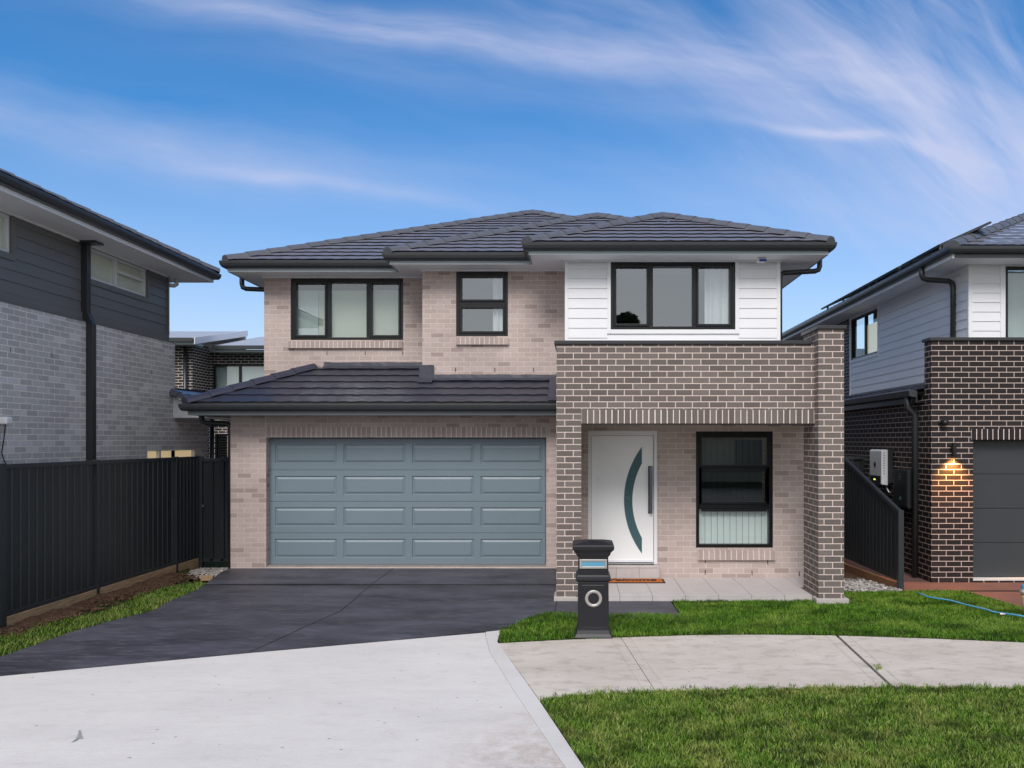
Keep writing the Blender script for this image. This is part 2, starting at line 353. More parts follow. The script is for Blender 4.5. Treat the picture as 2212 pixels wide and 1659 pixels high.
def window_y(house, x0, x1, z0, z1, y, mull=(), trans=(), sashes=(), frame='black_frame', gl='glass', w=.055, label=None):
    """frame with mullions, raised sashes and panes; returns the window part"""
    m = MB(); rect_frame(m, x0, x1, z0, z1, y, y+.09, w)
    for q in mull: m.box(q-.032, q+.032, y+.006, y+.084, z0+w, z1-w)
    for q in trans: m.box(x0+w, x1-w, y+.006, y+.084, q-.036, q+.036)
    win = m.build('window', M[frame], house, bevel=.004)
    if label: win['label'] = label
    xs = [x0+w]+[q for qq in mull for q in (qq-.032, qq+.032)]+[x1-w]; zs = [z0+w]+[q for qq in trans for q in (qq-.036, qq+.036)]+[z1-w]
    for i in range(0, len(xs), 2):
        for j in range(0, len(zs), 2):
            a, b, c, d = xs[i], xs[i+1], zs[j], zs[j+1]
            if (i//2, j//2) in sashes:
                s = MB(); rect_frame(s, a+.003, b-.003, c+.003, d-.003, y-.012, y+.05, .038); s.build('sash', M[frame], win, bevel=.003)
            MB().box(a, b, y+.052, y+.058, c, d).build('pane', M[gl if isinstance(gl, str) else gl[j//2]], win)
    return win
def brick_row(name, parent, m, mort, x0, x1, y0, y1, z0, z1, unit=.086, j=.01, tilt=0., bev=.003):
    """a soldier or sill course of single bricks over a mortar bed"""
    n = max(1, round((x1-x0)/unit)); u = (x1-x0)/n; b = MB()
    for i in range(n):
        a = x0+i*u+j/2; c = x0+(i+1)*u-j/2; e = random.uniform(-.0015, .0015)
        b.box(a, c, y0+e, y1, z0, z1)
    if tilt:
        b.v = [(x, y, z+(y-y1)*tilt) for x, y, z in b.v]
    p = b.build(name, m, parent, bevel=bev)
    k = MB().box(x0+.002, x1-.002, y0+.0016, y1-.002, z0+.003, z1-.003)
    if tilt: k.v = [(x, y, z+(y-y1)*tilt) for x, y, z in k.v]
    k.build('mortar', mort, p); return p
def weep(parent, x, y, z):
    MB().box(x-.007, x+.007, y-.0015, y+.02, z-.038, z+.038).build('weep_hole', M['rubber'], parent)

def tiles(mb, O, u, v, tan, z0, vmax, ul, ur, g=.31, tw=.3, lift=.046, amp=.007, vstart=0., nsub=6):
    """courses of lapped tiles on a roof slope. O plan origin, u along the eave, v up the slope (plan), ul/ur limits along u"""
    O = Vector(O); u = Vector(u); v = Vector(v); r = 0; vv = vstart
    while vv < vmax-.01:
        a = vv; b = min(vv+g*1.36, vmax+.02)
        l0, r0, l1, r1 = ul(a), ur(a), ul(min(b, vmax)), ur(min(b, vmax))
        lo, hi = min(l0, l1), max(r0, r1)
        if r0-l0 > .02:
            ks = np.arange(math.floor(lo/tw*nsub), math.ceil(hi/tw*nsub)+1)*tw/nsub
            o = []; fs = []; rr = random.Random(r)
            jit = {}
            for q in ks:
                ph = (q/tw) % 1; idx = math.floor(q/tw+1e-6)
                if idx not in jit: jit[idx] = rr.uniform(-.0015, .0015)
                w = amp*(.5-.5*math.cos(2*math.pi*ph))*-1+amp*.4*math.sin(4*math.pi*ph)*.3+jit[idx]
                qa = min(max(q, l0), r0); qb = min(max(q, l1), max(l1, r1))
                pa = O+u*qa+v*a; pb = O+u*qb+v*b
                za = z0+a*tan+lift+w; zb = z0+b*tan+.004+w*.6
                o += [(pa.x, pa.y, za), (pb.x, pb.y, zb), (pa.x+v.x*.006, pa.y+v.y*.006, za-.009)]
            for i in range(len(ks)-1):
                k = 3*i; fs += [(k, k+3, k+4, k+1), (k, k+2, k+5, k+3)]
            mb.add(o, fs)
        vv += g; r += 1
    return mb
def caps(mb, A, B, seg=.40, w=.115, h=.055):
    """overlapping ridge or hip capping from A (low) to B (high)"""
    A = Vector(A); B = Vector(B); d = B-A; L = d.length; d.normalize(); sd = d.cross(Vector((0, 0, 1))).normalized(); up = sd.cross(d).normalized()
    n = max(1, round(L/seg)); s = L/n
    prof = [(-1.2, -.9), (-1.02, .0), (-.42, .86), (.42, .86), (1.02, .0), (1.2, -.9)]
    for i in range(n):
        p0 = A+d*(s*i-.03); p1 = A+d*(s*(i+1)+.02); o = []
        for p, k, lf in ((p0, 1.05, .016), (p1, .94, .0)):
            o += [p+sd*(a*w*k)+up*(b*h+lf+.015) for a, b in prof]
        m = len(prof); o += [q-up*.02 for q in o[:m]]
        mb.add(o, [(j, j+1, m+j+1, m+j) for j in range(m-1)]+[(j, 2*m+j, 2*m+j+1, j+1) for j in range(m-1)]+[tuple(range(2*m, 3*m))])
    return mb
GUT = [(0, 0), (.118, 0), (.126, -.012), (.122, -.05), (.108, -.09), (.085, -.118), (0, -.125)]
def gutter(path, z, parent, m=None):
    MB().sweep(path, [(-.05, 0), (-.002, 0), (-.002, .052), (-.05, .052)], z).build('eave_filler', M['gutter'], parent)
    return MB().sweep(path, GUT, z).build('gutter', m or M['gutter'], parent)

# ================================================================= MAIN HOUSE
house = thing('brick_house', 'two-storey pale brick house with blue-grey garage door and white front door', 'house', (-1.2, 13.0, 0))
YL, YM, YR, YG, YP = 14.73, 14.13, 13.42, 13.60, 12.50   # front planes: upper left, middle, right, garage, porch wall
XL, XM, XW, XR = -5.87, -2.79, -.22, 3.44
SOF = 5.33
# window rectangles
wUL = (PX(627.7, YL), PX(871, YL), PZ(734.4, YL), SOF-.03)
wUM = (PX(985.2, YM), PX(1097.2, YM), PZ(726.2, YM), SOF-.03)
wUR = (PX(1319.2, YR), PX(1588, YR), PZ(712.1, YR), PZ(566, YR))
wGF = (PX(1503.4, YP), PX(1670, YP), PZ(1183.5, YP), PZ(931.8, YP))
dGF = (PX(1270.3, YP), PX(1420.2, YP), .30, PZ(930.6, YP))
gd = (PX(575, YG), PX(1180, YG), .075, PZ(945, YG))
b = MB()
wall_y(b, XL, XM, 2.9, SOF+.05, YL, .12, [wUL]); wall_y(b, XM, XW, 2.9, SOF+.05, YM, .12, [wUM])
wall_x(b, YM, YL, 2.9, SOF+.05, XM, .0)
wall_y(b, -6.0, -.3, .0, 2.75, YG, .16, [gd]); wall_y(b, -.05, 3.72, 0., 2.95, YP, .12, [wGF, dGF])
wall_x(b, YG+.16, 24, 0, 2.75, -6.0, .12); wall_x(b, YP+.12, 24, 0, 2.95, 3.60, .12)
wall_x(b, YL+.12, 24, 2.9, SOF+.05, XL, .12); wall_y(b, -6.0, 3.6, 0, SOF+.05, 24, .12)
wall = b.build('wall', M['pale'], house, recalc=False)
for px in (706.5, 789, 870): weep(wall, PX(px, YL), YL, PZ(768-1.5, YL)+.03)
for px in (984, 1069, 1153): weep(wall, PX(px, YM), YM, PZ(799, YM))
for px, py in ((1523.5, 1211), (1658.5, 1214), (1523.5, 1236.5), (1624.5, 1238), (1726.5, 1239.5)): weep(wall, PX(px, YP), YP, PZ(py, YP))
# inner floors and partitions so that rooms are closed and dark
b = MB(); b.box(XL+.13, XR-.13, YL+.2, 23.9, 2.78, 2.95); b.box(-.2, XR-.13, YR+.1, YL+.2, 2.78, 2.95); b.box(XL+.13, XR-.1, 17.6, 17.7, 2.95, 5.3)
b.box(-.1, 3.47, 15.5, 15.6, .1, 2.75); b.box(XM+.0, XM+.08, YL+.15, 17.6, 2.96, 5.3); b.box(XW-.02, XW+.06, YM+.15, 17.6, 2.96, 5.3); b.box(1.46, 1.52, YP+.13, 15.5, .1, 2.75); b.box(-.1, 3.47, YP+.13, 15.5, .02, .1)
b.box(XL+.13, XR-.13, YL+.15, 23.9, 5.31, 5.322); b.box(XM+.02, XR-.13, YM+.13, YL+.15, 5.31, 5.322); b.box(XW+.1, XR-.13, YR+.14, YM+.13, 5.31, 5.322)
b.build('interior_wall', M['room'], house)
# upper right block, white weatherboards
b = MB(); wall_y(b, XW+.002, XR, 3.0, SOF+.04, YR+.012, .12, [wUR]); wall_x(b, YR+.13, 24, 2.95, SOF+.04, XR-.12, .12); wall_x(b, YR+.13, YM+.1, 2.95, SOF+.04, XW+.002, .1)
bp = .169; z0 = PZ(731, YR)-.35
tx0, tx1, tz0 = PX(1311.4, YR), PX(1596.5, YR), PZ(721.2, YR)
boards_y(b, XW+.06, tx0-.0, PZ(731, YR)-.33, SOF, YR, bp); boards_y(b, tx1, XR-.05, PZ(731, YR)-.33, SOF, YR, bp)
boards_y(b, tx0, tx1, tz0-.5, tz0, YR, bp)
boards_x(b, YR+.05, 24, 3.0, SOF, XR+.01, bp, 1)
b.build('cladding', M['white_board'], house, recalc=False)
b = MB(); b.box(XW-.0, XW+.06, YR-.02, YR+.04, 3.0, SOF); b.box(XR-.05, XR+.012, YR-.02, YR+.04, 3.0, SOF)
b.box(tx0, wUR[0], YR-.026, YR+.012, tz0, SOF); b.box(wUR[1], tx1, YR-.026, YR+.012, tz0, SOF); b.box(wUR[0], wUR[1], YR-.026, YR+.012, tz0, wUR[2]); b.box(wUR[0], wUR[1], YR-.026, YR+.012, wUR[3], SOF)
b.build('corner_trim', M['white_trim'], house, bevel=.003)
# windows
def mx(a, y): return PX(a, y)
W1 = window_y(house, *wUL, YL+.03, mull=[mx(709, YL), mx(794, YL)], sashes={(0, 0), (2, 0)}, gl='glass')
W2 = window_y(house, *wUM, YM+.03, trans=[PZ(655.5, YM)], sashes={(0, 0), (0, 1)}, gl='glass_mirror')
W3 = window_y(house, *wUR, YR-.01, mull=[mx(1406.5, YR), mx(1499.5, YR)], sashes={(0, 0), (2, 0)}, gl='glass_mirror')
W4 = window_y(house, *wGF, YP+.03, trans=[PZ(1014.8, YP), PZ(1094.8, YP)], sashes={(0, 2), (0, 1)}, gl=('glass_clear', 'glass_dark', 'glass_dark'))
def wavy(x0, x1, z0, z1, y, amp=.02, per=.13, n=60):
    m = MB(); o = []; fs = []
    for i in range(n+1):
        x = x0+(x1-x0)*i/n; yy = y+amp*math.sin(2*math.pi*(x-x0)/per)+amp*.4*math.sin(5*x+1)
        o += [(x, yy, z0), (x, yy*.5+y*.5, z1)]
        if i: fs.append((2*i-2, 2*i, 2*i+1, 2*i-1))
    m.add(o, fs); return m
x0, x1, z0, z1 = wUL
MB().box(mx(709, YL)+.02, x1-.02, YL+.16, YL+.165, z0+.03, z1-.17).build('blind', M['blind'], W1)
MB().box(x0+.02, mx(682, YL), YL+.16, YL+.165, z0+.03, z1-.17).build('blind', M['blind_cool'], W1); MB().box(mx(682, YL)+.005, mx(709, YL)+.01, YL+.17, YL+.175, z0+.03, z1-.17).build('blind', M['blind'], W1)
MB().box(x0+.05, x1-.05, YL+.12, YL+.2, z1-.19, z1-.05).build('head_bar', M['black_frame'], W1)  # black bar behind the top of the panes
x0, x1, z0, z1 = wUM
wavy(mx(1063, YM), x1-.02, z0+.03, z1-.05, YM+.14, .02, .11).build('curtain', M['curtain'], W2)
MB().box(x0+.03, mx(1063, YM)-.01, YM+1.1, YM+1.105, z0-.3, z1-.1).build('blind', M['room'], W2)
x0, x1, z0, z1 = wUR
wavy(mx(1524, YR), mx(1580, YR), z0+.03, z1-.05, YR+.11, .022, .14).build('curtain', M['curtain'], W3)
MB().box(x0+.05, x1-.05, YR+.17, YR+.24, z1-.17, z1-.05).build('head_bar', M['black_frame'], W3)  # same black bar across the upper right window
x0, x1, z0, z1 = wGF
b = MB()
n = 11
for i in range(n):
    a = x0+.06+(x1-x0-.12)*i/n; c = a+(x1-x0-.12)/n
    b.add([(a+.006, YP+.13, z0+.05), (c+.004, YP+.145, z0+.05), (c+.004, YP+.145, z1-.1), (a+.006, YP+.13, z1-.1)], [(0, 1, 2, 3)])
b.build('vertical_blind', M['blind_cool'], W4)
# brick sills and soldier courses
brick_row('window_sill', house, M['pale_unit'], M['pale_mortar'], PX(622.5, YL), PX(870, YL), YL-.05, YL+.028, PZ(751.7, YL)+.01, PZ(735.5, YL), tilt=.25)
brick_row('window_sill', house, M['pale_unit'], M['pale_mortar'], PX(984.8, YM), PX(1099, YM), YM-.05, YM+.028, PZ(744, YM)+.01, PZ(728, YM), tilt=.25)
brick_row('window_sill', house, M['pale_unit'], M['pale_mortar'], PX(1506.6, YP), PX(1674, YP), YP-.05, YP+.028, PZ(1208, YP)+.01, PZ(1186.5, YP), tilt=.25)
brick_row('soldier_course', house, M['pale_unit'], M['pale_mortar'], PX(575, YG), PX(1180, YG), YG-.003, YG+.1, PZ(944.5, YG), PZ(922.5, YG))
MB().box(PX(574, YG)-.004, PX(574, YG)+.004, YG-.0015, YG+.01, PZ(922, YG), 2.7).build('control_joint', M['pale_mortar'], wall)
# garage door in four sections with raised panels
gy = YG+.155; gx0, gx1, gz0, gz1 = PX(582, gy), PX(1177.5, gy), .10, PZ(945, gy)+.03
garage = MB().box(gx0-.02, gx1+.02, gy+.03, gy+.06, gz0, gz1).build('garage_door', M['garage'], house)
MB().box(gd[0]-.0, gd[1]+.0, YG+.05, gy+.2, .02, .10).build('door_threshold', M['threshold'], house)
sh = (PZ(947, gy)-gz0)/4; gw = gx1-gx0
for r in range(4):
    zb = gz0+r*sh+.003; zt = gz0+(r+1)*sh-.003; m = MB(); hs = []
    for c in range(4):
        a = gx0+gw*(.020+.2488*c); hs.append((a, a+gw*.224, gz0+(r+.205)*sh, gz0+(r+.805)*sh))
    for a, c, d, e in cells(gx0, gx1, zb, zt, hs): m.quad((a, gy, d), (c, gy, d), (c, gy, e), (a, gy, e))
    m.quad((gx0, gy, zb), (gx1, gy, zb), (gx1, gy+.03, zb), (gx0, gy+.03, zb)); m.quad((gx0, gy, zt), (gx1, gy, zt), (gx1, gy+.03, zt), (gx0, gy+.03, zt))
    for (a, c, d, e) in hs:
        rings = [(0, 0), (.010, .016), (.022, .016), (.055, .002)]; o = []; fs = []
        for i, (k, dy) in enumerate(rings):
            o += [(a+k, gy+dy, d+k), (c-k, gy+dy, d+k), (c-k, gy+dy, e-k), (a+k, gy+dy, e-k)]
            if i: fs += [((i-1)*4+j, (i-1)*4+(j+1) % 4, i*4+(j+1) % 4, i*4+j) for j in range(4)]
        fs.append((12, 13, 14, 15)); m.add(o, fs)
    m.build('door_section', M['garage'], garage)
MB().box(gx0, gx1, gy-.004, gy+.03, gz0-.012, gz0+.001).build('bottom_seal', M['rubber'], garage)
# front door
fy = YP+.05; b = MB()
x0, x1, z0, z1 = dGF; fw = PX(1282, YP)-x0
b.box(x0, x0+.055, YP+.01, YP+.11, z0, z1); b.box(x1-.055, x1, YP+.01, YP+.11, z0, z1); b.box(x0+.055, x1-.055, YP+.01, YP+.11, z1-.075, z1)
door = MB().box(x0+.06, x1-.06, fy, fy+.04, z0+.02, z1-.08).build('front_door', M['door'], house, bevel=.003)
b.build('door_frame', M['white_trim'], door, bevel=.004)
MB().box(x0+.055, x1-.055, YP-.0, YP+.12, z0-.012, z0+.014).build('door_sill', M['alu'], door)
MB().box(x0+.075, x1-.075, fy-.012, fy-.001, z0+.03, z0+.06).build('weather_bar', M['white_trim'], door)
def zx(a, bb): return (PX(1166.4+a/2.522, fy), PZ(687.9+bb/2.522, fy))
def arc(p0, pm, p1, n=24):
    (ax, ay), (bx, by), (cx, cy) = p0, pm, p1; d = 2*(ax*(by-cy)+bx*(cy-ay)+cx*(ay-by))
    ux = ((ax*ax+ay*ay)*(by-cy)+(bx*bx+by*by)*(cy-ay)+(cx*cx+cy*cy)*(ay-by))/d; uy = ((ax*ax+ay*ay)*(cx-bx)+(bx*bx+by*by)*(ax-cx)+(cx*cx+cy*cy)*(bx-ax))/d
    r = math.hypot(ax-ux, ay-uy); t0 = math.atan2(ay-uy, ax-ux) % (2*math.pi); t1 = math.atan2(cy-uy, cx-ux) % (2*math.pi)
    return [(ux+r*math.cos(t0+(t1-t0)*i/n), uy+r*math.sin(t0+(t1-t0)*i/n)) for i in range(n+1)]
def crescent(g):
    return arc(zx(555+g, 700-3*g), zx(458-g, 990), zx(555+g, 1280+3*g))+arc(zx(555+g, 1195+g), zx(503+g, 990), zx(555+g, 790-g))
MB().prism([(x, fy-.0025, z) for x, z in crescent(1.6)], (0, .01, 0)).build('glass_bead', M['white_frame'], door)
MB().prism([(x, fy-.0045, z) for x, z in crescent(0)], (0, .01, 0)).build('crescent_glass', M['door_glass'], door)
hx0, hz1 = zx(591, 808); hx1, hz0 = zx(611, 1060)
hb = MB().box(hx0+.012, hx1-.006, fy-.075, fy-.05, hz0, hz1); hb.box(hx0+.018, hx1-.012, fy-.05, fy, hz0+.08, hz0+.12); hb.box(hx0+.018, hx1-.012, fy-.05, fy, hz1-.12, hz1-.08)
hb.build('door_handle', M['chrome'], door, bevel=.004)
MB().box(hx0-.004, hx1+.004, fy-.006, fy+.001, hz0-.01, hz1+.01).build('handle_plate', M['black_frame'], door)  # black colour stands for the dark reflections in the chrome handle
# doorstep
sx1 = PX(1424.5, YP-.12)
b = MB(); e = x0-.02
for a, c in ((e, e+.46), (e+.463, sx1-.32), (sx1-.317, sx1)): b.box(a, c, YP-.13, YP-.002, .085, PZ(1225, YP-.12)-.012); b.box(a, c, YP-.137, YP-.002, PZ(1225, YP-.12)-.011, PZ(1225, YP-.12)+.008)
b.build('doorstep', M['tilefloor'], house, bevel=.002)
# porch: piers, beam, parapet in taupe brick
YB, YQ = 11.10, 10.92
b = MB(); b.box(-.30, .05, YB, YB+.36, .06, 3.62); b.box(-.30, -.05, YB+.36, YG-.002, .0, 3.62)
b.box(.05, 3.34, YB+.001, YB+.35, PZ(915, YB)+.20, 3.62); b.box(3.34, 3.695, YQ, YQ+.72, .075, PZ(711, YQ)); b.box(3.40, 3.64, YQ+.72, YR+.3, 2.5, 3.62)
porch = b.build('porch', M['taupe'], house)
pb = PZ(915, YB)
brick_row('soldier_course', porch, M['taupe_unit'], M['mortar'], .052, 3.338, YB-.002, YB+.34, pb, pb+.198, j=.011)
MB().box(.06, 3.33, YB+.01, YB+.33, pb-.012, pb-.001).build('lintel', M['coping'], porch)
b = MB(); b.box(-.33, 3.30, YB-.03, YB+.38, 3.622, 3.672); b.box(3.31, 3.725, YQ-.03, YQ+.75, PZ(711, YQ)+.001, PZ(703, YQ)); b.box(-.33, -.02, YB+.38, YR-.03, 3.622, 3.672); b.box(3.37, 3.67, YQ+.75, YR+.3, 3.622, 3.672)
b.build('coping', M['coping'], porch, bevel=.004)
MB().box(-.04, 3.47, YB+.352, YP-.002, 2.62, 2.68).build('porch_ceiling', M['soffit'], porch)
MB().box(-.04, 3.39, YB+.36, YR, 3.0, 3.06).build('porch_roof', M['metal_roof'], porch)
MB().box(-.335, .085, YB-.035, YB+.4, .0, .06).build('plinth', M['plinth'], porch, bevel=.006); MB().box(3.30, 3.75, YQ-.05, YQ+.77, .0, .074).build('plinth', M['plinth'], porch, bevel=.006)
# porch floor tiles
b = MB(); px = .055; yv = (YB-.02, YB+.60, YP-.002)
edges = [PX(a, YB) for a in (1268.5, 1338.9, 1409, 1480.4, 1551.8, 1623.2, 1694.5)]
xs = [.09]+edges+[3.30]
for i in range(len(xs)-1):
    b.box(xs[i]+.003, xs[i+1]-.003, yv[0], yv[1]-.002, .066, .086); b.box(xs[i]+.003, xs[i+1]-.003, yv[1]+.002, yv[2], .066, .086)
    b.box(xs[i]+.003, xs[i+1]-.003, yv[0]-.001, yv[0]+.012, .0, .0645)
b.box(3.301, 3.60, YQ+.78, YP-.002, .066, .086); b.box(-.04, .089, YB+.405, YP-.002, .066, .086)
pf = b.build('porch_floor', M['tilefloor'], porch, bevel=.0015)
MB().box(-.03, 3.55, YB-.012, YP-.01, .0, .08).build('grout', M['grout'], pf)
# ---- roofs
TN = .45; ZE = 5.515
RXR, eM, eN, eR = 4.16, (-6.38, 14.23), (-3.30, 13.63), (-.84, 12.92)
ap = lambda e: (RXR-e[0])/2
b = MB(); y = (0, 1); x = (1, 0)
tM, tN, tR = ap(eM), ap(eN), ap(eR)
tiles(b, (0, eR[1]), x, y, TN, ZE, tR, lambda v: eR[0]+v, lambda v: RXR-v)
tiles(b, (0, eN[1]), x, y, TN, ZE, tN, lambda v: eN[0]+v, lambda v: (v+eR[0]+.0 if v <= tR else RXR-v))
tiles(b, (0, eM[1]), x, y, TN, ZE, tM, lambda v: eM[0]+v, lambda v: (v+eN[0] if v <= tN else RXR-v))
for e, nx, t in ((eR, eN, tR), (eN, eM, tN)):
    tiles(b, (e[0], 0), y, (1, 0), TN, ZE, t, lambda v, e=e: e[1]+v, lambda v, nx=nx: nx[1]+v)
tiles(b, (eM[0], 0), y, (1, 0), TN, ZE, tM, lambda v: eM[1]+v, lambda v: 24.3)
tiles(b, (RXR, 0), y, (-1, 0), TN, ZE, tM, lambda v: (eR[1]+v if v <= tR else eN[1]+v if v <= tN else eM[1]+v), lambda v: 24.3)
roof = b.build('roof', M['tile'], house, recalc=False)
MB().prism([(eM[0]+.1, 24.25, ZE), (RXR-.1, 24.25, ZE), ((eM[0]+RXR)/2, 24.25, ZE+tM*TN-.02)], (0, .05, 0)).build('gable', M['white_board'], roof)
b = MB()
for e, t, nx, tn in ((eR, tR, eN, None), (eN, tN, eM, None), (eM, tM, None, None)):
    a = (e[0]+t, e[1]+t, ZE+t*TN+.03)
    caps(b, (e[0]+.02, e[1]+.02, ZE+.03), a)
    # right hip: only the part above the roof before it
    if e is eR: s = (RXR-.02, e[1]+.02, ZE+.03)
    else:
        pt = tR if e is eN else tN; s = (RXR-pt, e[1]+pt, ZE+pt*TN+.03)
    caps(b, s, a)
    end = (nx[1]+t if nx else 24.3); caps(b, (a[0], end, a[2]), a)
b.build('ridge_capping', M['cap'], roof, recalc=False)
FP = [(-6.33, 24.3), (-6.33, 14.28), (-3.25, 14.28), (-3.25, 13.68), (-.79, 13.68), (-.79, 12.97), (4.11, 12.97), (4.11, 24.3)]
MB().sweep(FP, [(0, 0), (.018, 0), (.018, .185), (0, .185)], 5.32).build('fascia', M['fascia'], roof)
gutter(FP, 5.507, roof)
b = MB(); z = SOF
for X0, X1, Y0, Y1 in ((-6.325, -3.245, 14.285, YL+.1), (-3.245, -.785, 13.685, YM+.1), (-.785, 4.105, 12.975, YR+.1), (-6.325, XL+.1, YL+.1, 24.2), (XR-.1, 4.105, YR+.1, 24.2)):
    b.box(X0, X1, Y0, Y1, z, z+.008)
b.box(-3.245, XM+.1, YM+.1, YL+.1, z, z+.008); b.box(-.785, XW+.1, YR+.1, YM+.1, z, z+.008)
b.build('soffit', M['soffit'], roof)
b = MB()   # cornice bead where the wall meets the soffit
b.box(XL-.03, wUL[0], YL-.022, YL-.001, SOF-.03, SOF-.001); b.box(wUL[0], wUL[1], YL-.022, YL-.001, SOF-.026, SOF-.001); b.box(wUL[1], XM-.0, YL-.022, YL-.001, SOF-.03, SOF-.001); b.box(XM-.03, XW, YM-.022, YM-.001, SOF-.03, SOF-.001); b.box(XW-.02, XR+.03, YR-.05, YR-.028, SOF-.03, SOF-.001)
b.build('eave_bead', M['white_trim'], roof)
def downpipe(parent, pts, r=.045, m=None): return MB().tube(pts, r, 12).build('downpipe', m or M['gutter'], parent, smooth=True)
downpipe(house, [(4.18, 13.6, 5.40), (4.18, 13.6, 5.27), (4.16, 13.6, 5.215), (4.10, 13.6, 5.19), (3.56, 13.6, 5.16), (3.51, 13.6, 5.13), (3.49, 13.6, 5.06), (3.49, 13.6, 3.1)])
downpipe(house, [(-6.40, 15.0, 5.40), (-6.40, 15.0, 5.24), (-6.38, 15.0, 5.18), (-6.32, 15.0, 5.155), (-5.97, 15.0, 5.14), (-5.93, 15.0, 5.11), (-5.92, 15.0, 5.05), (-5.92, 15.0, 2.9)])
# garage roof
ge = (-6.53, 13.08); gz = 2.885; b = MB()
tiles(b, (0, ge[1]), x, y, TN, gz, 1.03, lambda v: XM, lambda v: -.31, g=.30, amp=.009, lift=.034)
tiles(b, (0, ge[1]), x, y, TN, gz, 1.63, lambda v: ge[0]+v, lambda v: XM+.001, g=.30, amp=.009, lift=.034)
tiles(b, (ge[0], 0), y, (1, 0), TN, gz, 1.63, lambda v: ge[1]+v, lambda v: YL+.05 if v < .6 else YL-.01, g=.30, amp=.009, lift=.034)
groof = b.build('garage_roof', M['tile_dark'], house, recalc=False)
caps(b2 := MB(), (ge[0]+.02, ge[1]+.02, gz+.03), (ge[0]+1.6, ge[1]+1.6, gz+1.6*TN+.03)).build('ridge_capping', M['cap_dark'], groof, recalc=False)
gp = [(-6.48, YL+.0), (-6.48, 13.13), (-.302, 13.13)]
MB().sweep(gp, [(0, 0), (.018, 0), (.018, .19), (0, .19)], 2.685).build('fascia', M['garage_fascia'], groof)
gutter(gp, 2.872, groof)
b = MB(); b.box(-6.475, -.305, 13.135, YG-.001, 2.695, 2.703); b.box(-6.475, -6.001, YG-.001, YL, 2.695, 2.703); b.build('soffit', M['garage_fascia'], groof)
def flash(mb, x0, x1, y, z, w, h, seed):
    r = random.Random(seed); n = max(4, int((x1-x0)/.09)); o = []; fs = []
    for i in range(n+1):
        xx = x0+(x1-x0)*i/n
        o += [(xx, y-.012-r.uniform(0, .004), z+h+r.uniform(-.004, .006)), (xx, y-.02-r.uniform(0, .006), z+.03), (xx, y-.05, z+.025+r.uniform(-.008, .006)), (xx, y-w+r.uniform(-.012, .012), z-w*TN+.045+r.uniform(-.006, .006))]
        if i: fs += [((i-1)*4+k, (i-1)*4+k+1, i*4+k+1, i*4+k) for k in range(3)]
    mb.add(o, fs)
b = MB(); flash(b, PX(700, YL), XM-.0, YL, gz+1.65*TN, .16, .10, 1); flash(b, XM+.012, -.31, YM, gz+1.05*TN, .15, .09, 2); flash(b, PX(681, YL), PX(703, YL), YL-.002, gz+1.65*TN-.12, .05, .12, 4)
r = random.Random(3)
flash(b, XM-.05, PX(938, YM), YM-.006, gz+1.05*TN, .24, .26, 5)
b.add([(XM-.012, YM-.02, gz+1.05*TN+.02), (XM-.012, YL-.02, gz+1.65*TN+.02), (XM-.014, YL-.02, gz+1.65*TN+.11), (XM-.016, YM-.02, gz+1.05*TN+.26)], [(0, 1, 2, 3)])
b.add([(-.315, 13.1, gz+.05), (-.50, 13.1, gz+.05), (-.50, YM-.05, gz+1.03*TN+.045), (-.315, YM-.05, gz+1.03*TN+.08)], [(0, 1, 2, 3)])
b.build('flashing', M['lead'], groof)
downpipe(house, [(-6.57, 13.75, 2.76), (-6.57, 13.75, 2.62), (-6.54, 13.75, 2.58), (-6.46, 13.75, 2.565), (-6.14, 13.75, 2.555), (-6.08, 13.75, 2.53), (-6.06, 13.75, 2.47), (-6.06, 13.75, .02)], .05)

# ================================================================= LEFT NEIGHBOUR
lh = thing('neighbour_house', 'grey brick house with charcoal upper boards and white fascia left of the fence', 'house', (-8.5, 11.5, 0))
LX = -7.75; LS = -7.83; LZ = 4.13; LSOF = 5.40
lw1 = (9.2, 10.87, 4.84, LSOF-.03); lw2 = (12.62, 14.30, 4.86, LSOF-.03); lw3 = (14.15, 15.95, 1.1, 2.10)
b = MB(); wall_x(b, 8.3, 15.14, 0, LZ, LX-.12, .12, [(14.15, 15.14, 1.1, 2.10)]); wall_x(b, 15.14, 16.45, 0, 2.86, LX-.12, .12, [(15.14, 15.95, 1.1, 2.10)])
wall_y(b, -14, LX-.12, 0, LZ, 8.3, .12); wall_y(b, -14, LX-.12, 2.8, LZ, 15.02, .12); wall_y(b, -14, LX-.12, 0, 2.86, 16.33, .12)
lwall = b.build('wall', M['grey_brick'], lh, recalc=False)
MB().box(LX-.001, LX+.0015, 11.06, 11.07, 0, LZ).build('control_joint', M['pale_mortar'], lwall)
for d, zz in ((10.0, 3.47), (10.75, 3.5), (11.6, 3.52), (13.45, 3.5), (14.3, 3.5)): MB().box(LX-.01, LX+.0015, d-.005, d+.005, zz-.04, zz+.04).build('weep_hole', M['rubber'], lwall)
b = MB(); wall_x(b, 8.38, 15.02, LZ, LSOF+.05, LS-.12, .12, [lw1, lw2]); wall_y(b, -14, LS-.12, LZ, LSOF+.05, 8.4, .12); wall_y(b, -14, LS-.12, LZ, LSOF+.05, 14.9, .12)
segs = [8.4, lw1[0]-.06, lw1[1]+.06, lw2[0]-.06, lw2[1]+.06, 15.0]
for i in range(0, 6, 2): boards_x(b, segs[i], segs[i+1], LZ+.16, LSOF, LS, .165, 1)
for w in (lw1, lw2): boards_x(b, w[0]-.06, w[1]+.06, LZ+.16, w[2]-.09, LS, .165, 1)
b.build('cladding', M['charcoal_board'], lh, recalc=False)
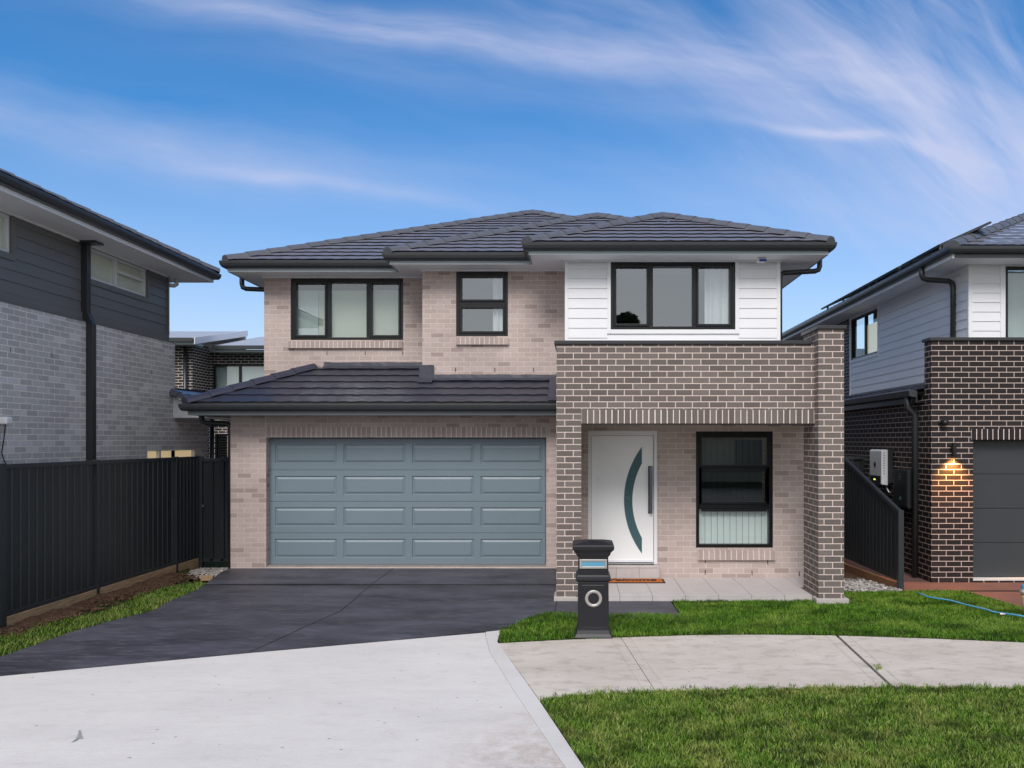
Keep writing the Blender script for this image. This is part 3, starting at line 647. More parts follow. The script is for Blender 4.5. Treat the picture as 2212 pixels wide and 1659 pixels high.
b = MB(); b.box(LS, LS+.03, 8.38, 15.03, LZ-.0, LZ+.155); b.box(LX-.12, LX+.012, 8.28, 15.15, LZ+.001, LZ+.012)
for w in (lw1, lw2): b.box(LS, LS+.022, w[0]-.06, w[1]+.06, w[2]-.09, w[2]); b.box(LS, LS+.022, w[0]-.06, w[0], w[2], LSOF); b.box(LS, LS+.022, w[1], w[1]+.06, w[2], LSOF)
b.box(LS-.03, LS+.03, 14.99, 15.04, LZ+.155, LSOF)
b.build('trim', M['charcoal_board'], lh, bevel=.003)
def window_x(par, y0, y1, z0, z1, x, sg, mull=(), frame='white_frame', gl='glass', w=.045, blind='blind', low=0.):
    """window in a wall that runs away from the street; sg is +1 when it faces +X"""
    X = lambda a: x-sg*a
    m = MB(); bx = lambda a, c, d, e, f, g: m.box(min(X(a), X(c)), max(X(a), X(c)), d, e, f, g)
    bx(0, .09, y0, y0+w, z0, z1); bx(0, .09, y1-w, y1, z0, z1); bx(0, .09, y0+w, y1-w, z0, z0+w); bx(0, .09, y0+w, y1-w, z1-w, z1)
    for q in mull: bx(.006, .084, q-.03, q+.03, z0+w, z1-w)
    win = m.build('window', M[frame], par, bevel=.004)
    ys = [y0+w]+[q for qq in mull for q in (qq-.03, qq+.03)]+[y1-w]
    for i in range(0, len(ys), 2):
        p = MB(); p.box(min(X(.05), X(.056)), max(X(.05), X(.056)), ys[i], ys[i+1], z0+w, z1-w); p.build('pane', M[gl], win)
    if blind:
        p = MB(); p.box(min(X(.07), X(.075)), max(X(.07), X(.075)), y0+.01, y1-.01, z0+low+.01, z1-.01); p.build('blind', M[blind], win)
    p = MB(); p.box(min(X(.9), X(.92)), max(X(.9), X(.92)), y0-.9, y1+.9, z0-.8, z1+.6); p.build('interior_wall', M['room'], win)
    return win
window_x(lh, *lw1, LS-.02, 1, mull=[10.4], gl='glass_clear'); w = window_x(lh, *lw2, LS-.02, 1, mull=[13.4], gl='glass_clear')
MB().box(LS-.062, LS-.02, 13.43, 14.25, 5.13, 5.18).build('sash', M['white_frame'], w)
window_x(lh, *lw3, LX-.0, 1, mull=[14.62], w=.03, gl='glass_clear', blind='warm_window')
lfp = [(-13.5, 7.75), (-7.22, 7.75), (-7.22, 15.55), (-13.5, 15.55)]
# travelling so that outside is on the right-hand side
b = MB(); le = (-7.17, 7.70, 15.60); lt = 3.95
tiles(b, (le[0], 0), y, (-1, 0), TN, 5.585, lt, lambda v: le[1]+v, lambda v: le[2]-v)
tiles(b, (0, le[1]), x, y, TN, 5.585, lt, lambda v: -15.1+v, lambda v: le[0]-v)
tiles(b, (0, le[2]), x, (0, -1), TN, 5.585, lt, lambda v: -15.1+v, lambda v: le[0]-v)
lroof = b.build('roof', M['tile'], lh, recalc=False)
b = MB(); caps(b, (le[0], le[1], 5.61), (le[0]-lt, le[1]+lt, 5.61+lt*TN)); caps(b, (le[0], le[2], 5.61), (le[0]-lt, le[2]-lt, 5.61+lt*TN)); b.build('ridge_capping', M['cap'], lroof, recalc=False)
lp = [(-13.5, 7.75), (-7.22, 7.75), (-7.22, 15.55), (-13.5, 15.55)]
MB().sweep(lp, [(0, 0), (.018, 0), (.018, .19), (0, .19)], 5.385).build('fascia', M['white_trim'], lroof)
gutter(lp, 5.572, lroof)
b = MB(); b.box(LS-.1, -7.225, 7.755, 15.545, LSOF, LSOF+.008); b.box(-13.4, LS-.1, 7.755, 8.5, LSOF, LSOF+.008); b.box(-13.4, LS-.1, 14.85, 15.545, LSOF, LSOF+.008); b.build('soffit', M['soffit'], lroof)
MB().box(LS+.001, LS+.03, 8.4, 15.05, LSOF-.03, LSOF-.001).build('eave_bead', M['white_trim'], lroof)
dp = MB()
D0 = 12.44
def sq(mb, a, b_, s=.05):
    a = Vector(a); b_ = Vector(b_); mb.prism([(a.x-s, a.y-s, a.z), (a.x+s, a.y-s, a.z), (a.x+s, a.y+s, a.z), (a.x-s, a.y+s, a.z)], b_-a)
sq(dp, (LS+.055, D0, 4.28), (LS+.055, D0, LSOF-.01)); sq(dp, (LX+.06, D0+.0, 4.10), (LS+.055, D0, 4.28)); sq(dp, (LX+.06, D0, .02), (LX+.06, D0, 4.10)); dp.box(LS, -7.55, D0-.12, D0+.1, LSOF-.035, LSOF-.002)
dp.build('downpipe', M['gutter'], lh, bevel=.004)
downpipe(lh, [(LX+.08, 16.5, 2.75), (LX+.08, 16.5, .02)], .045)
MB().tube([(-7.76, 15.22, 5.39), (-7.76, 15.22, 5.28), (-7.78, 15.18, 5.25), (-7.86, 15.06, 5.24)], .04).build('downpipe', M['white_frame'], lh, smooth=True)
# rear single-storey roof of the left neighbour
b = MB(); tiles(b, (-7.12, 0), y, (-1, 0), TN, 2.86, 1.0, lambda v: 15.05, lambda v: 18.5)
lr = b.build('rear_roof', M['tile'], lh, recalc=False)
MB().prism([(-7.75, 15.07, 2.70), (-7.14, 15.07, 2.70), (-7.14, 15.07, 2.84), (-7.75, 15.07, 3.10)], (0, .03, 0)).build('bargeboard', M['white_trim'], lr)
MB().box(-7.16, -7.14, 15.1, 18.5, 2.70, 2.83).build('fascia', M['white_trim'], lr); MB().sweep([(-7.14, 15.06), (-7.14, 18.5)][::-1], [(0, 0), (-.11, 0), (-.11, -.1), (0, -.1)], 2.87).build('gutter', M['gutter'], lr)
MB().box(-7.74, -7.16, 15.1, 18.5, 2.71, 2.72).build('soffit', M['soffit'], lr)
caps(b2 := MB(), (-7.2, 15.06, 2.93), (-8.1, 15.06, 3.33)).build('ridge_capping', M['cap'], lr, recalc=False)

# ================================================================= HOUSE BEHIND
bh = thing('rear_house', 'distant dark brick house with pale metal roofs seen between the two nearer houses', 'house', (-10.5, 27, 0))
b = MB(); bx1 = PX(416, 24); wB = (PX(460, 25.1), -8.6, 3.1, PZ(787, 25.1)); wB2 = (PX(464, 25.1), -10.4, .9, PZ(937, 25.1))
wall_y(b, -14.5, bx1, 0, 5.25, 24, .12); wall_x(b, 24.12, 25.1, 0, 5.25, bx1-.12, .12); wall_y(b, bx1, -6.5, 0, 5.1, 25.1, .12, [wB, wB2]); wall_x(b, 25.22, 30, 0, 5.1, -6.6, .1)
b.build('wall', M['back_brick'], bh, recalc=False)
w = window_y(bh, *wB, 25.13, mull=[PX(517, 25.1), -9.55], frame='black_frame', gl='glass'); MB().box(wB[0]-.4, wB[1], 25.24, 25.25, wB[2]-.1, wB[3]+.1).build('blind', M['blind_cool'], w)
w = window_y(bh, *wB2, 25.13, gl='glass_dark'); MB().box(wB2[0]-1, wB2[1]+1, 25.9, 25.92, wB2[2]-.5, wB2[3]+.4).build('interior_wall', M['inv_dark'], w)
def corr(x0, x1, y0, y1, z0, z1, th=.02, per=.076):
    m = MB(); n = int((x1-x0)/per*4); o = []; fs = []
    for i in range(n+1):
        xx = x0+(x1-x0)*i/n; w_ = .009*math.sin(2*math.pi*i/4)
        o += [(xx, y0, z0+w_), (xx, y1, z1+w_)]
        if i: fs.append((2*i-2, 2*i, 2*i+1, 2*i-1))
    m.add(o, fs); return m
corr(-14.5, -11.40, 23.4, 27.1, 5.31, 6.02).build('bay_roof', M['metal_roof'], bh, recalc=False)
MB().prism([(-11.40, 23.38, 5.13), (-11.40, 27.12, 5.86), (-11.40, 27.12, 6.06), (-11.40, 23.38, 5.33)], (.03, 0, 0)).build('bargeboard', M['white_trim'], bh)
MB().prism([(-14.5, 25.0, 5.2), (-11.42, 25.0, 5.2), (-11.42, 27.1, 5.2), (-14.5, 27.1, 5.2)], (0, 0, .1)).build('soffit', M['soffit'], bh)
MB().box(-14.5, -11.41, 27.0, 27.1, 5.1, 6.0).build('upper_wall', M['white_board'], bh)
corr(-11.36, -6.3, 24.55, 28.2, 5.22, 5.98).build('wing_roof', M['metal_roof'], bh, recalc=False)
b = MB(); b.box(-14.5, -11.42, 23.28, 23.39, 5.2, 5.31); b.box(-11.36, -6.3, 24.43, 24.54, 5.11, 5.22); b.build('gutter', M['gutter'], bh)
b = MB(); b.box(-14.5, -11.42, 23.4, 24.0, 5.12, 5.19); b.box(-11.36, -6.3, 24.55, 25.1, 5.03, 5.10); b.build('fascia', M['fascia'], bh)
downpipe(bh, [(PX(400, 23.9), 23.9, 5.2), (PX(400, 23.9), 23.9, .1)], .05)

# ================================================================= RIGHT NEIGHBOUR
rh = thing('neighbour_house', 'near-black brick house with white upper boards and charcoal garage door on the right', 'house', (8, 13.5, 0))
NX, NY = 5.63, 12.53; UX, UY = 6.96, 14.0; EX = 6.42
gdR = (PX(2102, NY), 11.5, .03, PZ(950, NY)); pz = PZ(736, NY)
b = MB(); wall_y(b, NX, 12, 0, pz, NY, .25, [gdR]); wall_x(b, NY+.25, 24, 0, 3.0, NX, .2); wall_x(b, 20.1, 26, 2.9, 5.4, UX+.02, .15); wall_y(b, NX+.2, 12, 0, 5.3, 26, .2)
rwall = b.build('wall', M['dark_brick'], rh, recalc=False)
brick_row('soldier_course', rwall, M['dark_unit'], M['mortar'], PX(2098, NY), 11.6, NY-.003, NY+.2, PZ(950, NY), PZ(926.5, NY))
MB().box(NX-.03, 12, NY-.03, NY+.28, pz+.001, PZ(729, NY)).build('coping', M['coping'], rh, bevel=.004)
MB().box(NX+.25, 12, NY+.25, UY, 3.1, 3.15).build('porch_roof', M['metal_roof'], rh)
b = MB(); sh = (gdR[3]-.06)/4
for i in range(4): b.box(gdR[0]-.02, 11.4, NY+.17, NY+.20, .06+i*sh+.004, .06+(i+1)*sh-.004)
b.build('garage_door', M['dark_garage'], rh, bevel=.004)
MB().box(gdR[0]-.03, 11.45, NY+.19, NY+.24, .05, gdR[3]+.02).build('door_backing', M['inv_dark'], rh)
MB().box(gdR[0]+.003, 11.4, NY+.02, NY+.26, .0, .055).build('door_threshold', M['kerb'], rh)
wR = (18.24, 20.03, 4.30, 5.34); RS = 5.42
wF = (PX(2171, UY), 10.5, 3.75, RS-.06)
b = MB(); wall_x(b, UY+.1, 20.1, 3.0, RS, UX+.012, .1, [wR]); wall_y(b, UX+.012, 12, 3.1, RS, UY+.012, .1, [wF])
sg = [UY+.05, wR[0]-.07, wR[1]+.03, 20.1]
boards_x(b, UY+.05, wR[0]-.07, 3.43, RS, UX, .169, -1); boards_x(b, wR[0]-.07, 20.1, 3.43, wR[2]-.08, UX, .169, -1)
boards_y(b, UX+.06, wF[0]-.09, 3.2, RS, UY, .169)
b.build('cladding', M['white_board'], rh, recalc=False)
MB().box(UX-.015, UX+.06, UY-.015, UY+.05, 3.2, RS).build('corner_trim', M['white_trim'], rh, bevel=.003)
MB().box(wF[0]-.09, wF[0], UY-.02, UY+.012, 3.2, RS).build('window_trim', M['white_trim'], rh, bevel=.003)
b = MB()
b.box(UX-.02, UX+.012, wR[0]-.07, wR[0], wR[2]-.08, RS); b.box(UX-.02, UX+.012, wR[0], wR[1], wR[2]-.08, wR[2]); b.box(UX-.02, UX+.012, wR[1], wR[1]+.08, wR[2]-.9, RS)
b.build('window_trim', M['white_trim'], rh, bevel=.003)
w = window_x(rh, *wR, UX+.0, -1, mull=[19.1], frame='black_frame', gl='glass_clear', blind=None)
MB().box(UX+.062, UX+.067, 18.28, 19.08, wR[2]+.03, wR[3]-.28).build('blind', emit('glow_blind', S(255, 244, 210), .22, S(226, 225, 210)), w)  # emission put into the blind so this half of the window looks lit
w = window_y(rh, *wF, UY+.0, mull=[9.2], gl='glass'); wavy(wF[0]+.1, wF[1], wF[2], wF[3], UY+.4, .03, .3).build('curtain', M['blind_cool'], w)
MB().box(UX+.3, 11.5, 17.5, 17.6, 3.2, 5.3).build('interior_wall', M['room'], rh)
# upper roof
RZ = 5.575; re = (EX-.05, 13.42); rt = 4.4
b = MB(); tiles(b, (0, re[1]), x, y, TN, RZ, rt, lambda v: re[0]+v, lambda v: 15.2-v); tiles(b, (re[0], 0), y, (1, 0), TN, RZ, rt, lambda v: re[1]+v, lambda v: 26.5)
rroof = b.build('roof', M['tile'], rh, recalc=False)
caps(b2 := MB(), (re[0]+.02, re[1]+.02, RZ+.03), (re[0]+rt, re[1]+rt, RZ+rt*TN+.03)).build('ridge_capping', M['cap'], rroof, recalc=False)
rp = [(EX, 26.5), (EX, 13.47), (12, 13.47)]
MB().sweep(rp, [(0, 0), (.018, 0), (.018, .19), (0, .19)], 5.38).build('fascia', M['white_trim'], rroof)
MB().box(EX+.02, 12, 13.44, 13.451, 5.383, 5.44).build('fascia', M['gutter'], rroof)
gutter(rp, 5.568, rroof)
b = MB(); b.box(EX+.003, 12, 13.475, UY+.1, 5.39, 5.398); b.box(EX+.003, UX+.1, UY+.1, 26.4, 5.39, 5.398); b.build('soffit', M['soffit'], rroof)
downpipe(rh, [(6.36, 14.55, 5.46), (6.36, 14.55, 5.32), (6.39, 14.55, 5.26), (6.47, 14.55, 5.235), (6.84, 14.5, 5.20), (6.90, 14.5, 5.16), (6.915, 14.5, 5.08), (6.915, 14.5, 3.1)], .05)
# skirting roof over the ground-floor side wall
b = MB(); tiles(b, (5.42, 0), y, (1, 0), .21, 3.075, 1.5, lambda v: NY+.26, lambda v: 24, amp=.008, lift=.02)
sr = b.build('lower_roof', M['tile_dark'], rh, recalc=False)
MB().sweep([(5.5, 24), (5.5, NY+.26)], [(0, 0), (.115, 0), (.12, -.012), (.105, -.1), (0, -.12)], 3.085).build('gutter', M['gutter'], sr)
MB().box(5.5, 5.52, NY+.26, 24, 2.88, 3.07).build('fascia', M['gutter'], sr)
MB().box(5.385, 5.4, NY+.262, 24, 3.078, 3.088).build('gutter_lip', M['white_frame'], sr)
MB().box(5.52, NX+.01, NY+.26, 24, 2.885, 2.895).build('soffit', M['gutter'], sr)
downpipe(rh, [(5.44, 12.98, 3.0), (5.44, 12.98, 2.82), (5.47, 12.98, 2.77), (5.54, 12.98, 2.72), (5.565, 12.98, 2.66), (5.565, 12.98, .02)], .048)
# things mounted on the right neighbour
for k, (a, c) in enumerate(((13.95, 15.6), (15.75, 17.4), (17.42, 19.07), (19.09, 20.74))):
    o = (6.42, RZ+.13)
    P = lambda s, dz: (o[0]+s, o[1]+s*TN+dz)
    m = MB(); q = [(P(0, 0)[0], a, P(0, 0)[1]), (P(0, 0)[0], c, P(0, 0)[1]), (P(.92, 0)[0], c, P(.92, 0)[1]), (P(.92, 0)[0], a, P(.92, 0)[1])]
    m.prism(q, (-.014, 0, .032)); sp_ = m.build('solar_panel', M['inv_dark'], rh)
    m = MB(); m.prism([(xx-.015, yy+(.02 if i in (0, 3) else -.02), zz+.034) for i, (xx, yy, zz) in enumerate(q)], (-.002, 0, .004)); m.build('cell_glass', M['solar'], sp_)
    MB().box(6.5, 6.54, a+.2, a+.24, RZ+.04, RZ+.19).build('bracket', M['alu'], sp_); MB().box(6.5, 6.54, c-.24, c-.2, RZ+.04, RZ+.19).build('bracket', M['alu'], sp_)
t = thing('wall_lamp', 'lit black cylinder wall lamp casting warm light down dark brick beside the garage door', 'lamp', (PX(2061, NY), NY-.06, PZ(984, NY)))
lx, lz0, lz1 = PX(2061, NY-.07), PZ(984, NY-.07), PZ(956, NY-.07)
MB().lathe((lx, NY-.075, lz0), (0, 0, 1), [(.026, .01), (.033, .0), (.034, .005), (.034, lz1-lz0), (.0, lz1-lz0)], 20).build('lamp_body', M['lamp_black'], t)
MB().lathe((lx, NY-.075, lz0+.012), (0, 0, 1), [(.0, 0), (.026, .0)], 20).build('bulb', M['bulb'], t)
MB().box(lx-.025, lx+.025, NY-.045, NY-.002, (lz0+lz1)/2-.04, (lz0+lz1)/2+.05).build('bracket', M['lamp_black'], t, bevel=.004)
ld = bpy.data.lights.new('lamp_light', 'SPOT'); ld.energy = 105; ld.color = (1, .43, .11); ld.spot_size = math.radians(112); ld.spot_blend = .8; ld.shadow_soft_size = .02
lo = bpy.data.objects.new('lamp_light', ld); COL.objects.link(lo); lo.parent = t; lo.location = Vector((lx, NY-.075, lz0-.004))-Vector(t.location); lo.rotation_euler = (math.radians(-6), 0, 0)
t = thing('security_camera', 'small black dome security camera on dark brick above the lit wall lamp', 'camera', (PX(2033, NY), NY-.02, PZ(913, NY)))
cx, cz = PX(2033, NY), PZ(913, NY)
MB().lathe((cx, NY-.002, cz), (0, -1, 0), [(.05, 0), (.05, .02), (.03, .03)], 20).build('mount', M['lamp_black'], t); MB().lathe((cx+.02, NY-.07, cz), (.5, -1, -.2), [(.0, -.06), (.04, -.055), (.055, -.02), (.055, .02), (.045, .05), (.0, .06)], 20).build('camera_body', M['lamp_black'], t, smooth=True)
t = thing('solar_inverter', 'white and grey wall inverter on dark brick above the raked fence', 'inverter', (5.5, 14.3, 1.48))
MB().box(5.52, 5.62, 14.02, 14.62, 1.5, 2.1).build('heat_sink', M['inv_dark'], t, bevel=.006)
pz0, pz1 = 1.46, 2.10
MB().prism([(5.40, 14.0, pz0+.02), (5.52, 14.0, pz0), (5.52, 14.0, pz1), (5.42, 14.0, pz1), (5.40, 14.0, pz1-.03)], (0, .56, 0)).build('cover', M['inv_white'], t, bevel=.012)
MB().box(5.394, 5.41, 14.03, 14.53, pz0+.03, pz0+.17).build('display', M['inv_dark'], t); MB().lathe((5.40, 14.3, pz1-.27), (-1, 0, 0), [(.05, -.01), (.05, .004), (.0, .005)], 20).build('badge', M['inv_dark'], t)
MB().box(5.391, 5.395, 14.26, 14.34, pz0+.09, pz0+.11).build('screen', emit('green_display', S(220, 230, 90), 1.5), t)
b = MB()
for i in range(9): b.box(5.44, 5.455, 13.996, 14.004, pz1-.07-i*.045, pz1-.05-i*.045)
b.build('vent', M['inv_dark'], t)
MB().tube([(5.56, 14.15, 1.5), (5.55, 14.13, 1.40), (5.57, 14.10, 1.34), (5.62, 14.08, 1.33)], .016).build('conduit', M['alu'], t, smooth=True)
t = thing('meter_box', 'black electricity meter box on dark brick wall between inverter and downpipe', 'meter box', (5.56, 13.25, 1.14))
MB().box(5.49, 5.625, 12.98+.1, 13.70, 1.13, 1.77).build('box', M['gutter'], t, bevel=.005); MB().box(5.482, 5.49, 13.11, 13.67, 1.16, 1.74).build('door', M['gutter'], t, bevel=.003)
b = MB()
for i in range(5): b.box(5.478, 5.483, 13.36, 13.44, 1.60+i*.025, 1.607+i*.025)
b.build('vent', M['alu'], t)
b = MB(); b.lathe((5.481, 13.38, 1.28), (-1, 0, 0), [(.04, 0), (.04, .002), (.028, .003), (.028, .0)], 20); b.box(5.478, 5.482, 13.37, 13.39, 1.25, 1.31); b.build('emblem', M['emblem'], t)

t = thing('alarm_siren', 'small white alarm siren with blue strobe under the upper right eave', 'siren', (PX(1645, 13.2), 13.2, 5.25))
ax, ay = PX(1645, 13.2), 13.22
MB().box(ax-.075, ax+.075, ay-.05, ay+.06, SOF-.075, SOF-.001).build('case', M['white_trim'], t, bevel=.012); MB().box(ax-.045, ax+.075, ay-.062, ay-.045, SOF-.07, SOF-.03).build('strobe', M['blue'], t, bevel=.005)
t = thing('wall_camera', 'white wall camera with dangling black cable at the left edge', 'camera', (-7.70, 10.55, 2.1))
MB().box(-7.75, -7.62, 10.50, 10.62, 2.48, 2.58).build('camera_body', M['white_trim'], t, bevel=.02)
MB().tube([(-7.68, 10.56, 2.48), (-7.69, 10.55, 2.3), (-7.715, 10.54, 2.1), (-7.70, 10.56, 2.0), (-7.69, 10.62, 1.9)], .008).build('cable', M['rubber'], t)

# ================================================================= FENCES
FXL = -6.95
def ribs(mb, a, b_, z0, z1, axis, c, sgn, per=.155, depth=.028, slope=None):
    """folded sheet steel along an axis; z1 may be a function of the distance"""
    zt = z1 if callable(z1) else (lambda q: z1)
    q = a; pts = []
    k = 0
    while q < b_-1e-3:
        for f, d in ((0, 0), (.62, 0), (.70, 1), (.92, 1), (1., 0)):
            s = q+per*f
            if s <= b_: pts.append((s, d*depth))
        q += per
    o = []; fs = []
    for i, (s, d) in enumerate(pts):
        o += [(s, c+sgn*d, z0), (s, c+sgn*d, zt(s))] if axis == 'x' else [(c+sgn*d, s, z0), (c+sgn*d, s, zt(s))]
        if i: fs.append((2*i-2, 2*i, 2*i+1, 2*i-1))
    mb.add(o, fs); return mb
fl = thing('fence', 'tall charcoal steel fence on timber sleepers along the left lawn', 'fence', (FXL, 11.5, 0))
ps = [9.50, 11.36, 13.60, 14.40]
for i in range(3):
    a, c = ps[i]+.03, ps[i+1]-.03
    m = MB(); ribs(m, a, c, .14, 1.93, 'y', FXL, -1, per=(.15 if i < 2 else .12), depth=(.012 if i < 2 else -.035)); p = m.build('fence_panel', M['fence'], fl, recalc=False)
    MB().box(FXL-.03, FXL+.025, a, c, 1.92, 1.975).build('rail', M['post'], p, bevel=.004); MB().box(FXL-.03, FXL+.025, a, c, .13, .18).build('rail', M['post'], p, bevel=.004)
    MB().box(FXL-.035, FXL+.035, a+.01, c-.01, -.18, .125).build('sleeper', M['sleeper'], fl, bevel=.006)
for i, d in enumerate(ps): MB().box(FXL-.04, FXL+.035, d-.03, d+.03, -.2, 1.985).build('post', M['post'], fl, bevel=.004)
fl2 = thing('fence', 'charcoal steel fence running out of frame at the left edge, ahead of the lawn fence', 'fence', (FXL, 8.5, 0))
m = MB(); ribs(m, 7.2, 9.40, .14, 1.93, 'y', FXL-.02, -1, depth=.012); p = m.build('fence_panel', M['fence'], fl2, recalc=False); MB().box(FXL-.05, FXL+.005, 7.2, 9.40, 1.92, 1.975).build('rail', M['post'], p)
MB().box(FXL-.055, FXL+.01, 7.2, 9.42, -.15, .125).build('sleeper', M['sleeper'], fl2); MB().box(FXL-.08, FXL+.045, 9.405, 9.465, -.2, 1.985).build('post', M['post'], fl2, bevel=.004)
ft = thing('side_gate', 'narrow charcoal steel gate between left fence and garage wall', 'gate', (-6.5, 14.42, 0))
m = MB(); ribs(m, FXL+.09, -6.12, .06, 1.90, 'x', 14.42, -1, per=.2, depth=.03); p = m.build('gate_panel', M['fence'], ft, recalc=False)
MB().box(FXL+.09, -6.12, 14.39, 14.44, 1.88, 1.94).build('rail', M['post'], p); MB().box(FXL+.09, -6.12, 14.39, 14.44, .05, .1).build('rail', M['post'], p)
MB().box(FXL+.04, FXL+.09, 14.37, 14.44, -.15, 1.97).build('post', M['post'], ft); MB().box(-6.11, -6.05, 14.37, 14.44, -.1, 1.95).build('post', M['post'], ft); MB().box(FXL+.10, FXL+.12, 14.35, 14.37, 1.05, 1.09).build('latch', M['alu'], ft)
FXR = 4.88
fr = thing('fence', 'charcoal fence with raked sloping top between the porch pier and the dark brick house', 'fence', (FXR, 13, 0))
rk = lambda d: 1.15+(d-11.93)/(14.3-11.93)*.72 if d < 14.3 else 1.87
m = MB(); ribs(m, 11.96, 18, .12, rk, 'y', FXR, 1, per=.15, depth=.01); p = m.build('fence_panel', M['fence'], fr, recalc=False)
m = MB(); m.prism([(FXR-.03, 11.92, rk(11.92)), (FXR-.03, 14.3, 1.87), (FXR-.03, 18, 1.87), (FXR-.03, 18, 1.93), (FXR-.03, 14.3, 1.93), (FXR-.03, 11.92, rk(11.92)+.06)], (.06, 0, 0)); m.build('rail', M['post'], p)
m = MB(); m.prism([(FXR-.03, 11.97, .10), (FXR-.03, 14.3, .02), (FXR-.03, 18, .02), (FXR-.03, 18, -.35), (FXR-.03, 11.97, -.2)], (.06, 0, 0)); m.build('sleeper', M['sleeper_brown'], fr)
MB().box(FXR-.04, FXR+.04, 11.87, 11.95, -.15, 1.21).build('post', M['post'], fr, bevel=.004)
fg = thing('side_gate', 'dark steel gate between raked fence and dark brick wall, behind the inverter', 'gate', (5.2, 15.0, 0))
m = MB(); ribs(m, FXR+.05, NX-.03, .05, 1.92, 'x', 15.2, -1, per=.2, depth=.03); p = m.build('gate_panel', M['fence'], fg, recalc=False)
MB().box(FXR+.05, NX-.03, 15.16, 15.22, 1.90, 1.96).build('rail', M['post'], p)

# ================================================================= GROUND
struct(MB().quad((-90, -80, -.42), (90, -80, -.42), (90, 120, -.42), (-90, 120, -.42)).build('ground', M['turf']))
struct(MB().quad((-90, -14, -.12), (90, -14, -.12), (90, 2.2, -.12), (-90, 2.2, -.12)).build('road', M['asphalt']))
jl = [(850, 1228), (737, 1319), (539, 1409)]
dl = [(493, 1225), (465, 1246), (426, 1273), (359.5, 1301), (329, 1319), (241, 1340), (154, 1364), (51, 1401), (0, 1418), (-137, 1470.5)]
drain_y = G(800, 1263)[1]
edge = [(1081, 1360.5), (539, 1409), (0, 1459), (-137, 1471.5)]
rgt = [(1205, 1323), (1178.9, 1325), (1150, 1331), (1124.8, 1342), (1100, 1353)]
yr = lambda px_, py_: G(px_, py_)
poly = [G(*q) for q in dl[1:]]+[G(*q) for q in reversed(edge)]+[G(*q) for q in reversed(rgt)]
poly = [p for p in poly if p[1] < drain_y-.0]
top_l = (G(440, 1263)[0], drain_y-.052); top_r = (-.30, drain_y-.052)
# lower part, flat
lowpts = [top_l]+[G(*q) for q in dl[3:]]+[G(*q) for q in reversed(edge)]+[G(*q) for q in reversed(rgt)]+[(-.30, G(1205, 1323)[1]), top_r]
b = MB(); b.sheet(lowpts, 0.0, .12)
rz = lambda xx, yy: max(0, (yy-drain_y)/(YG-drain_y))*.055
b.sheet([(G(440, 1263)[0], drain_y+.052), (-.30, drain_y+.052), (-.30, YG+.1), (-6.02, YG+.1), (-6.02, YG-.35)], rz, .12)
b.sheet([(-.297, G(1205, 1323)[1]-.25), (PX(1466, 10.35), G(1205, 1324)[1]-.25), (PX(1449, 11.05), YB-.04), (-.297, YB-.04)], .001, .12)
struct(b.build('driveway', M['drive'], recalc=False))
m = MB(); m.box(G(440, 1263)[0]+.02, -.30, drain_y-.05, drain_y+.05, -.1, -.012)
drain = tag(m.build('trench_drain', M['rubber'], at=(-3.2, drain_y, 0)), 'narrow black slotted drain across the dark driveway in front of the garage', 'drain')
m = MB()
xx = G(440, 1263)[0]+.03
while xx < -.32: m.box(xx, xx+.008, drain_y-.05, drain_y+.05, -.012, .0); xx += .03
m.build('grate', M['rubber'], drain)
def strip(mb, pts, w, z):
    pts = [Vector(p) for p in pts]
    for i in range(len(pts)-1):
        d = (pts[i+1]-pts[i]).normalized(); n = Vector((-d.y, d.x))*w/2; a, c = pts[i]-d*.0, pts[i+1]
        q = [a+n, c+n, c-n, a-n]; mb.add([(p.x, p.y, z(p.x, p.y)) for p in q], [(0, 1, 2, 3)])
    return mb
m = MB(); j0, j1, j2 = G(850, 1228), G(737, 1319), G(539, 1409)
wv = lambda p, q, n: [(p[0]+(q[0]-p[0])*i/n+random.uniform(-.006, .006), p[1]+(q[1]-p[1])*i/n) for i in range(n+1)]
strip(m, wv((PX(850, YG), YG), G(800, 1264), 6), .011, lambda a, c: rz(a, c)+.004); strip(m, wv(G(799, 1266), j1, 8), .011, lambda a, c: .004); strip(m, wv(j1, j2, 10), .011, lambda a, c: .004)
strip(m, [(-.299, drain_y-.03), (-.299, G(1205, 1323)[1]-.2)], .012, lambda a, c: .0045)
struct(m.build('driveway_joint', M['joint'], recalc=False))
# light concrete crossover with screeded kerb edge
kin = [(1049, 1374), (1057.3, 1408), (1114, 1498.7), (1222, 1659), (1300, 1775)]
kout = [(1081, 1361.5), (1074, 1386), (1162, 1509.5), (1262, 1659), (1345, 1780)]
b = MB(); b.sheet([G(-800, 1533.4), G(0, 1460.4), G(539, 1410.4), G(1049, 1366)]+[G(*q) for q in kin]+[(PX(1300, 3.5), 2.0), (-9, 2.0), (-9, 6.5)], -.002, .15)
struct(b.build('concrete_crossover', M['light'], recalc=False))
b = MB(); b.sheet([G(1049.6, 1365)]+[G(1049.6, 1374)]+[G(q[0]+.5, q[1]) for q in kin[1:]]+[G(*q) for q in reversed(kout)], .001, .15)
struct(b.build('kerb', M['kerb'], recalc=False))
m = MB(); m.sheet([G(*q) for q in ((153, 1605), (163, 1597), (168, 1588), (170, 1578), (174, 1578), (176, 1588), (180, 1597), (172, 1595), (165, 1600))], .0022)
struct(m.build('tyre_mark', mat('tyre_smudge', S(150, 152, 154), .8, var=.25, vscale=40), recalc=False))
